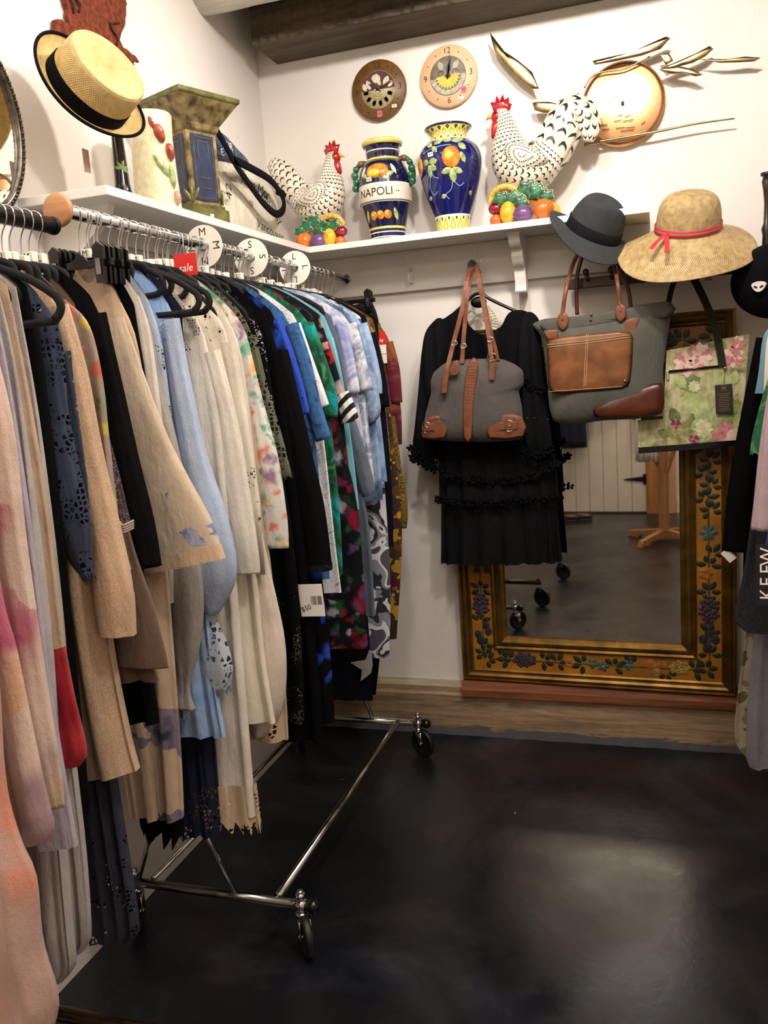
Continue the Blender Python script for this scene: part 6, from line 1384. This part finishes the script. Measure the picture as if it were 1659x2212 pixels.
# ---------------------------------------------------------------- rack at the right edge
RGX = 1.965
t = thing('wall_rail', 'hanging rail along the right side carrying dark and white clothes', 'clothes rail', (RGX, -.7, 1.80))
MB().cyl((RGX, -1.25, 1.80), (RGX, -.001, 1.80), .0125, 20).build('rail', CHROME, t)
MB().cyl((RGX, -.001, 1.80), (RGX, -.01, 1.80), .03, 24).build('wall_flange', CHROME, t)
RR = dict(x=RGX, rail=1.80, side=-1)
n0 = len(GR)
def Rg(y, name, label, cat, edge, m, **kw): return garment(name, label, cat, y, edge, m, **RR, **kw)
F_('leafy_trouser', '#b8ac98', ['#6a6440', '#8a8058'], 'floral', 14, .42); F_('grey_fleece', '#8a8690', ['#c8c4cc'], 'heather'); F_('white_ink', '#c8c0cc', ['#6a5a68'], 'scroll', 6, .93)
F_('green_lace', '#4a8a2c', ['#8ac04c', '#2c6a5a', '#3c7a2c'], 'water', 22); F_('tweed', '#2a2a30', ['#6a6a74'], 'heather'); F_('aqua_scarf', '#88b8cc'); F_('pink_knit', '#c8aeb4'); F_('letter_print', '#e0dcdc'); F_('blue_lace_r', '#2c3c80', net=80, solid=.5)
r = Rg(-.40, 'trousers', 'cream trousers with olive leaf print at the right edge near the floor', 'trousers', [(1668, 730), (1640, 1000), (1618, 1300), (1592, 1500), (1586, 1590), (1600, 1625), (1615, 1640)], M_['leafy_trouser'])
r = Rg(-.47, 'trousers', 'pale grey fleece trousers hanging beside the leaf-print ones', 'trousers', [(1672, 730), (1655, 1000), (1635, 1300), (1616, 1500), (1612, 1640), (1622, 1655)], M_['grey_fleece'])
r = Rg(-.53, 'cardigan', 'long black cardigan whose sleeve shows at the right edge of the mirror', 'cardigan', [(1662, 712), (1640, 760), (1625, 900), (1612, 1100), (1605, 1330)], M_['black_knit'])
sleeve(r, -.55, [(1652, 730, 34), (1636, 830, 40), (1615, 950, 44), (1600, 1080, 54), (1592, 1190, 58)], M_['black_knit'])
q = A3(1574, 1200, -.56); bb = MB().box((-.013, -.02, -.0006), (.013, .02, .0006), M=frame(q, (1, 0, .9), (-.9, 0, 1))); bb.build('paper_label', WHITEC, r)
r = Rg(-.60, 'scarf', 'aqua and white scarf folded on a hanger at the right edge', 'scarf', [(1668, 700), (1648, 730), (1640, 800), (1632, 850)], M_['aqua_scarf'])
r = Rg(-.66, 'tunic', 'speckled charcoal tweed tunic with a rounded hem at the right edge', 'tunic', [(1690, 690), (1652, 900), (1622, 1100), (1600, 1250), (1582, 1320), (1586, 1345), (1610, 1365)], M_['tweed'])
r = Rg(-.73, 'cardigan', 'black and white open cardigan in front of the tweed tunic', 'cardigan', [(1680, 690), (1655, 740), (1648, 900), (1640, 1000)], M_['white_ink'])
r = Rg(-.78, 'top', 'bright green ruffled lace top at the right edge', 'top', [(1692, 720), (1672, 780), (1648, 860), (1628, 940), (1622, 985)], M_['green_lace'], jag=.015)
r = Rg(-.85, 'sweater', 'pale pink knit sweater, its sleeve nearest at the right edge', 'sweater', [(1705, 720), (1690, 850), (1672, 950), (1650, 1050), (1640, 1140)], M_['pink_knit'])
sleeve(r, -.87, [(1695, 800, 50), (1676, 930, 56), (1662, 1060, 60), (1655, 1145, 64)], M_['pink_knit'])
r = Rg(-.93, 'top', 'blue lace top peeping out under the pink sweater', 'top', [(1712, 740), (1680, 1000), (1655, 1160), (1642, 1205)], M_['blue_lace_r'], jag=.01)
r = Rg(-1.0, 'tunic', 'charcoal tunic with white block lettering at the right edge', 'tunic', [(1730, 740), (1690, 1000), (1655, 1200), (1652, 1290), (1660, 1320)], M_['tweed'])
for i, (lab, (g, wsh, dr)) in enumerate(list(GR.items())[n0:]):
    hanger(g.location.y, 'black velvet hanger inside the '+' '.join(lab.split()[:6]), None, RGX, 1.80, 'velvet', None, 0, min(.19, wsh-.02), .0125, dr*.92+.004)
b = MB(); q = A3(1654, 1245, -1.045)
for k, ch in enumerate('WEEK'): text(b, ch, .045, frame((q[0]+.004, q[1]-.0, q[2]+.05-.032*k), (0, 0, 1), (-1, 0, 0)))
b.build('block_lettering', REDW, r)
MB().box((q[0]-.022, q[1]+.001, q[2]-.075), (q[0]+.03, q[1]+.004, q[2]+.08)).build('lettered_patch', INK, r)

# ---------------------------------------------------------------- what the mirror sees: hall behind the camera
PLK = plain('white_plank', '#d8cfc2', .5, 0, .04, 8)
DY = -5.19
dx0, dx1 = -.70, .90
t = tag(thing('door_1', None, None, ((dx0+dx1)/2, DY, 0)), None, None, None, 'structure')
b = MB()
nb = 12
for k in range(nb):
    x0 = dx0+(dx1-dx0)*k/nb; b.box((x0+.002, DY-.0, .015), (x0+(dx1-dx0)/nb-.002, DY+.035, 2.1), b=.004)
b.build('planks', PLK, t)
hz = .32; hg = MB(); M = Matrix.Translation((dx1-.01, DY+.036, .33)); hg.slab([(-.02, -.05), (.02, -.05), (.02, .05), (-.02, .05)], 0, .006, M=M); hg.slab([(-.02, -.025), (-.18, -.007), (-.20, 0), (-.18, .007), (-.02, .025)], 0, .006, M=M); hg.build('strap_hinge', BLACKM, t)
struct('trim_7', MB().box((dx1+.005, DY-.005, 0), (dx1+.14, DY+.07, 2.3), b=.004), PINE)
struct('trim_8', MB().box((dx1+.145, DY-.005, 0), (dx1+.26, DY+.05, 2.3), b=.004), wood('pale_pine', '#b08058', '#d8b088', 2, 1, .5))
b = MB().box((dx1+.265, DY-.005, 0), (2.34, DY+.015, .12), b=.003); b.box((dx1+.265, DY-.005, .12), (2.34, DY+.008, .15), b=.003); struct('baseboard_hall', b, SHELFW)
def hall_rack(x, y, rot, label):
    t = thing('wooden_rack', label, 'garment rack', (x, y, 0)); M = Matrix.Translation((x, y, 0)) @ Matrix.Rotation(rot, 4, 'Z'); PN = PINE
    for a in (0, math.pi/2):
        M2 = M @ Matrix.Rotation(a, 4, 'Z'); b = MB()
        o = [(-.34, 0), (-.24, 0), (-.2, .03), (.2, .03), (.24, 0), (.34, 0), (.32, .045), (.06, .085), (-.06, .085), (-.32, .045)]
        b.slab(o, -.022, .022, M=M2); b.build('foot', PN, t)
    MB().box((-.03, -.03, .08), (.03, .03, 1.75), M=M, b=.004).build('post', PN, t)
    for s_ in (-1, 1): MB().slab([(s_*.035, .55), (s_*.2, .95), (s_*.17, .97), (s_*.035, .62)][::s_], -.015, .015, M=M).build('brace', PN, t)
    MB().cyl(M @ Vector((-.45, 0, 1.72)), M @ Vector((.45, 0, 1.72)), .016, 14).build('rail', PN, t)
    return t
hall_rack(1.16, -3.95, .5, 'pine garment stand with crossed feet, seen in the mirror')
def hang(name, label, cat, x, y, z1, z0, w_, m, rot=0, taper=.9, jag=0):
    rings = []; nu = 40
    for i in range(14):
        v = i/13; rg_ = []
        for k in range(nu):
            a = 2*math.pi*k/nu; s_ = math.cos(a); rip = .008*math.sin(9*s_+x*30)*v
            rg_.append(Vector((s_*w_*(taper+(1-taper)*v), math.sin(a)*(.01+.03*v)+rip, z1+(z0-z1)*v-(jag*(k % 3) if i == 13 else 0)-.03*(1-v)*abs(s_))))
        rings.append(rg_)
    o = MB().loft(rings, 0, True, True, M=Matrix.Translation((x, y, 0)) @ Matrix.Rotation(rot, 4, 'Z')).build(name, m); return tag(o, label, cat)
hang('shirt', 'white shirt hanging on the pine stand, seen in the mirror', 'shirt', 1.03, -3.99, 1.70, .66, .11, fab('white_shirt', '#d8d0c8'), .5, .6, .012)
hang('shirt', 'second white shirt at the right of the pine stand, seen in the mirror', 'shirt', 1.46, -3.77, 1.70, .70, .07, fab('white_shirt', '#d8d0c8'), .5, .6)
hang('jeans', 'blue jeans leg beside the white shirt on the pine stand, seen in the mirror', 'jeans', 1.36, -3.83, 1.70, .80, .05, fab('jeans_blue', '#5a7894'), .5, 1.1)
# peg rail with scarves on the hall wall
t = thing('scarf_rail', 'wooden rail hung with scarves on the plank door, seen in the mirror', 'rail', (.25, DY+.08, 1.9))
MB().cyl((-.45, DY+.12, 1.62), (.97, DY+.12, 1.62), .014, 14).build('rail', PINE, t)
for x in (-.43, .95): MB().cyl((x, DY+.12, 1.62), (x, DY+.035, 1.62), .012, 10).build('rail_arm', PINE, t)
SC = [(-.95, .74, .07, fab('cream_tassel', '#b8a468', ['#efe0a8'], 'scroll', 10, .6), 'cream crocheted scarf with tassels', .03), (-.80, 1.08, .05, fab('leaf_scarf', '#c8bca0', ['#5a6c4a', '#a04434'], 'floral', 12, .4), 'cream scarf with leaf print', 0),
      (-.66, .92, .10, fab('plum_scarf', '#4a4254'), 'plum fringed scarf', .02), (-.60, .66, .13, fab('navy_scarf', '#1c1f2e'), 'long navy scarf', 0), (-.42, .98, .08, fab('mauve_scarf', '#5e5266'), 'mauve scarf', 0),
      (-.22, 1.08, .07, fab('pink_scarf', '#d8b0a0'), 'pale pink scarf', 0), (.0, .90, .055, fab('folk_scarf', '#c8a468', ['#b04838', '#4a4a88', '#c86a3c'], 'floral', 16, .5), 'folk-flower panel scarf', 0)]
for x, z0, w_, m_, lb, jg in SC: hang('scarf', lb+' on the plank door rail, seen in the mirror', 'scarf', x+.85, DY+.12+(.05 if 'navy' in lb else 0), 1.64, z0, w_, m_, 0, .85, jg)
# shoes on the hall floor
for k, (x, y) in enumerate(((.22, -4.75), (.34, -4.80))):
    t = thing('shoe', ('left' if k == 0 else 'right')+' brown shoe on the hall floor, seen in the mirror', 'shoe', (x, y, 0))
    MB().ball((x, y, .035), .05, 0, 18, (2.2, .8, .7)).build('upper', plain('brown_shoe', '#3a241a', .4), t)
    MB().lathe([(.001, 0), (.05, 0), (.05, .012), (.001, .012)], 24, M=Matrix.Translation((x, y, 0)) @ Matrix.Diagonal((2.1, .8, 1, 1))).build('sole', RUBBER, t)
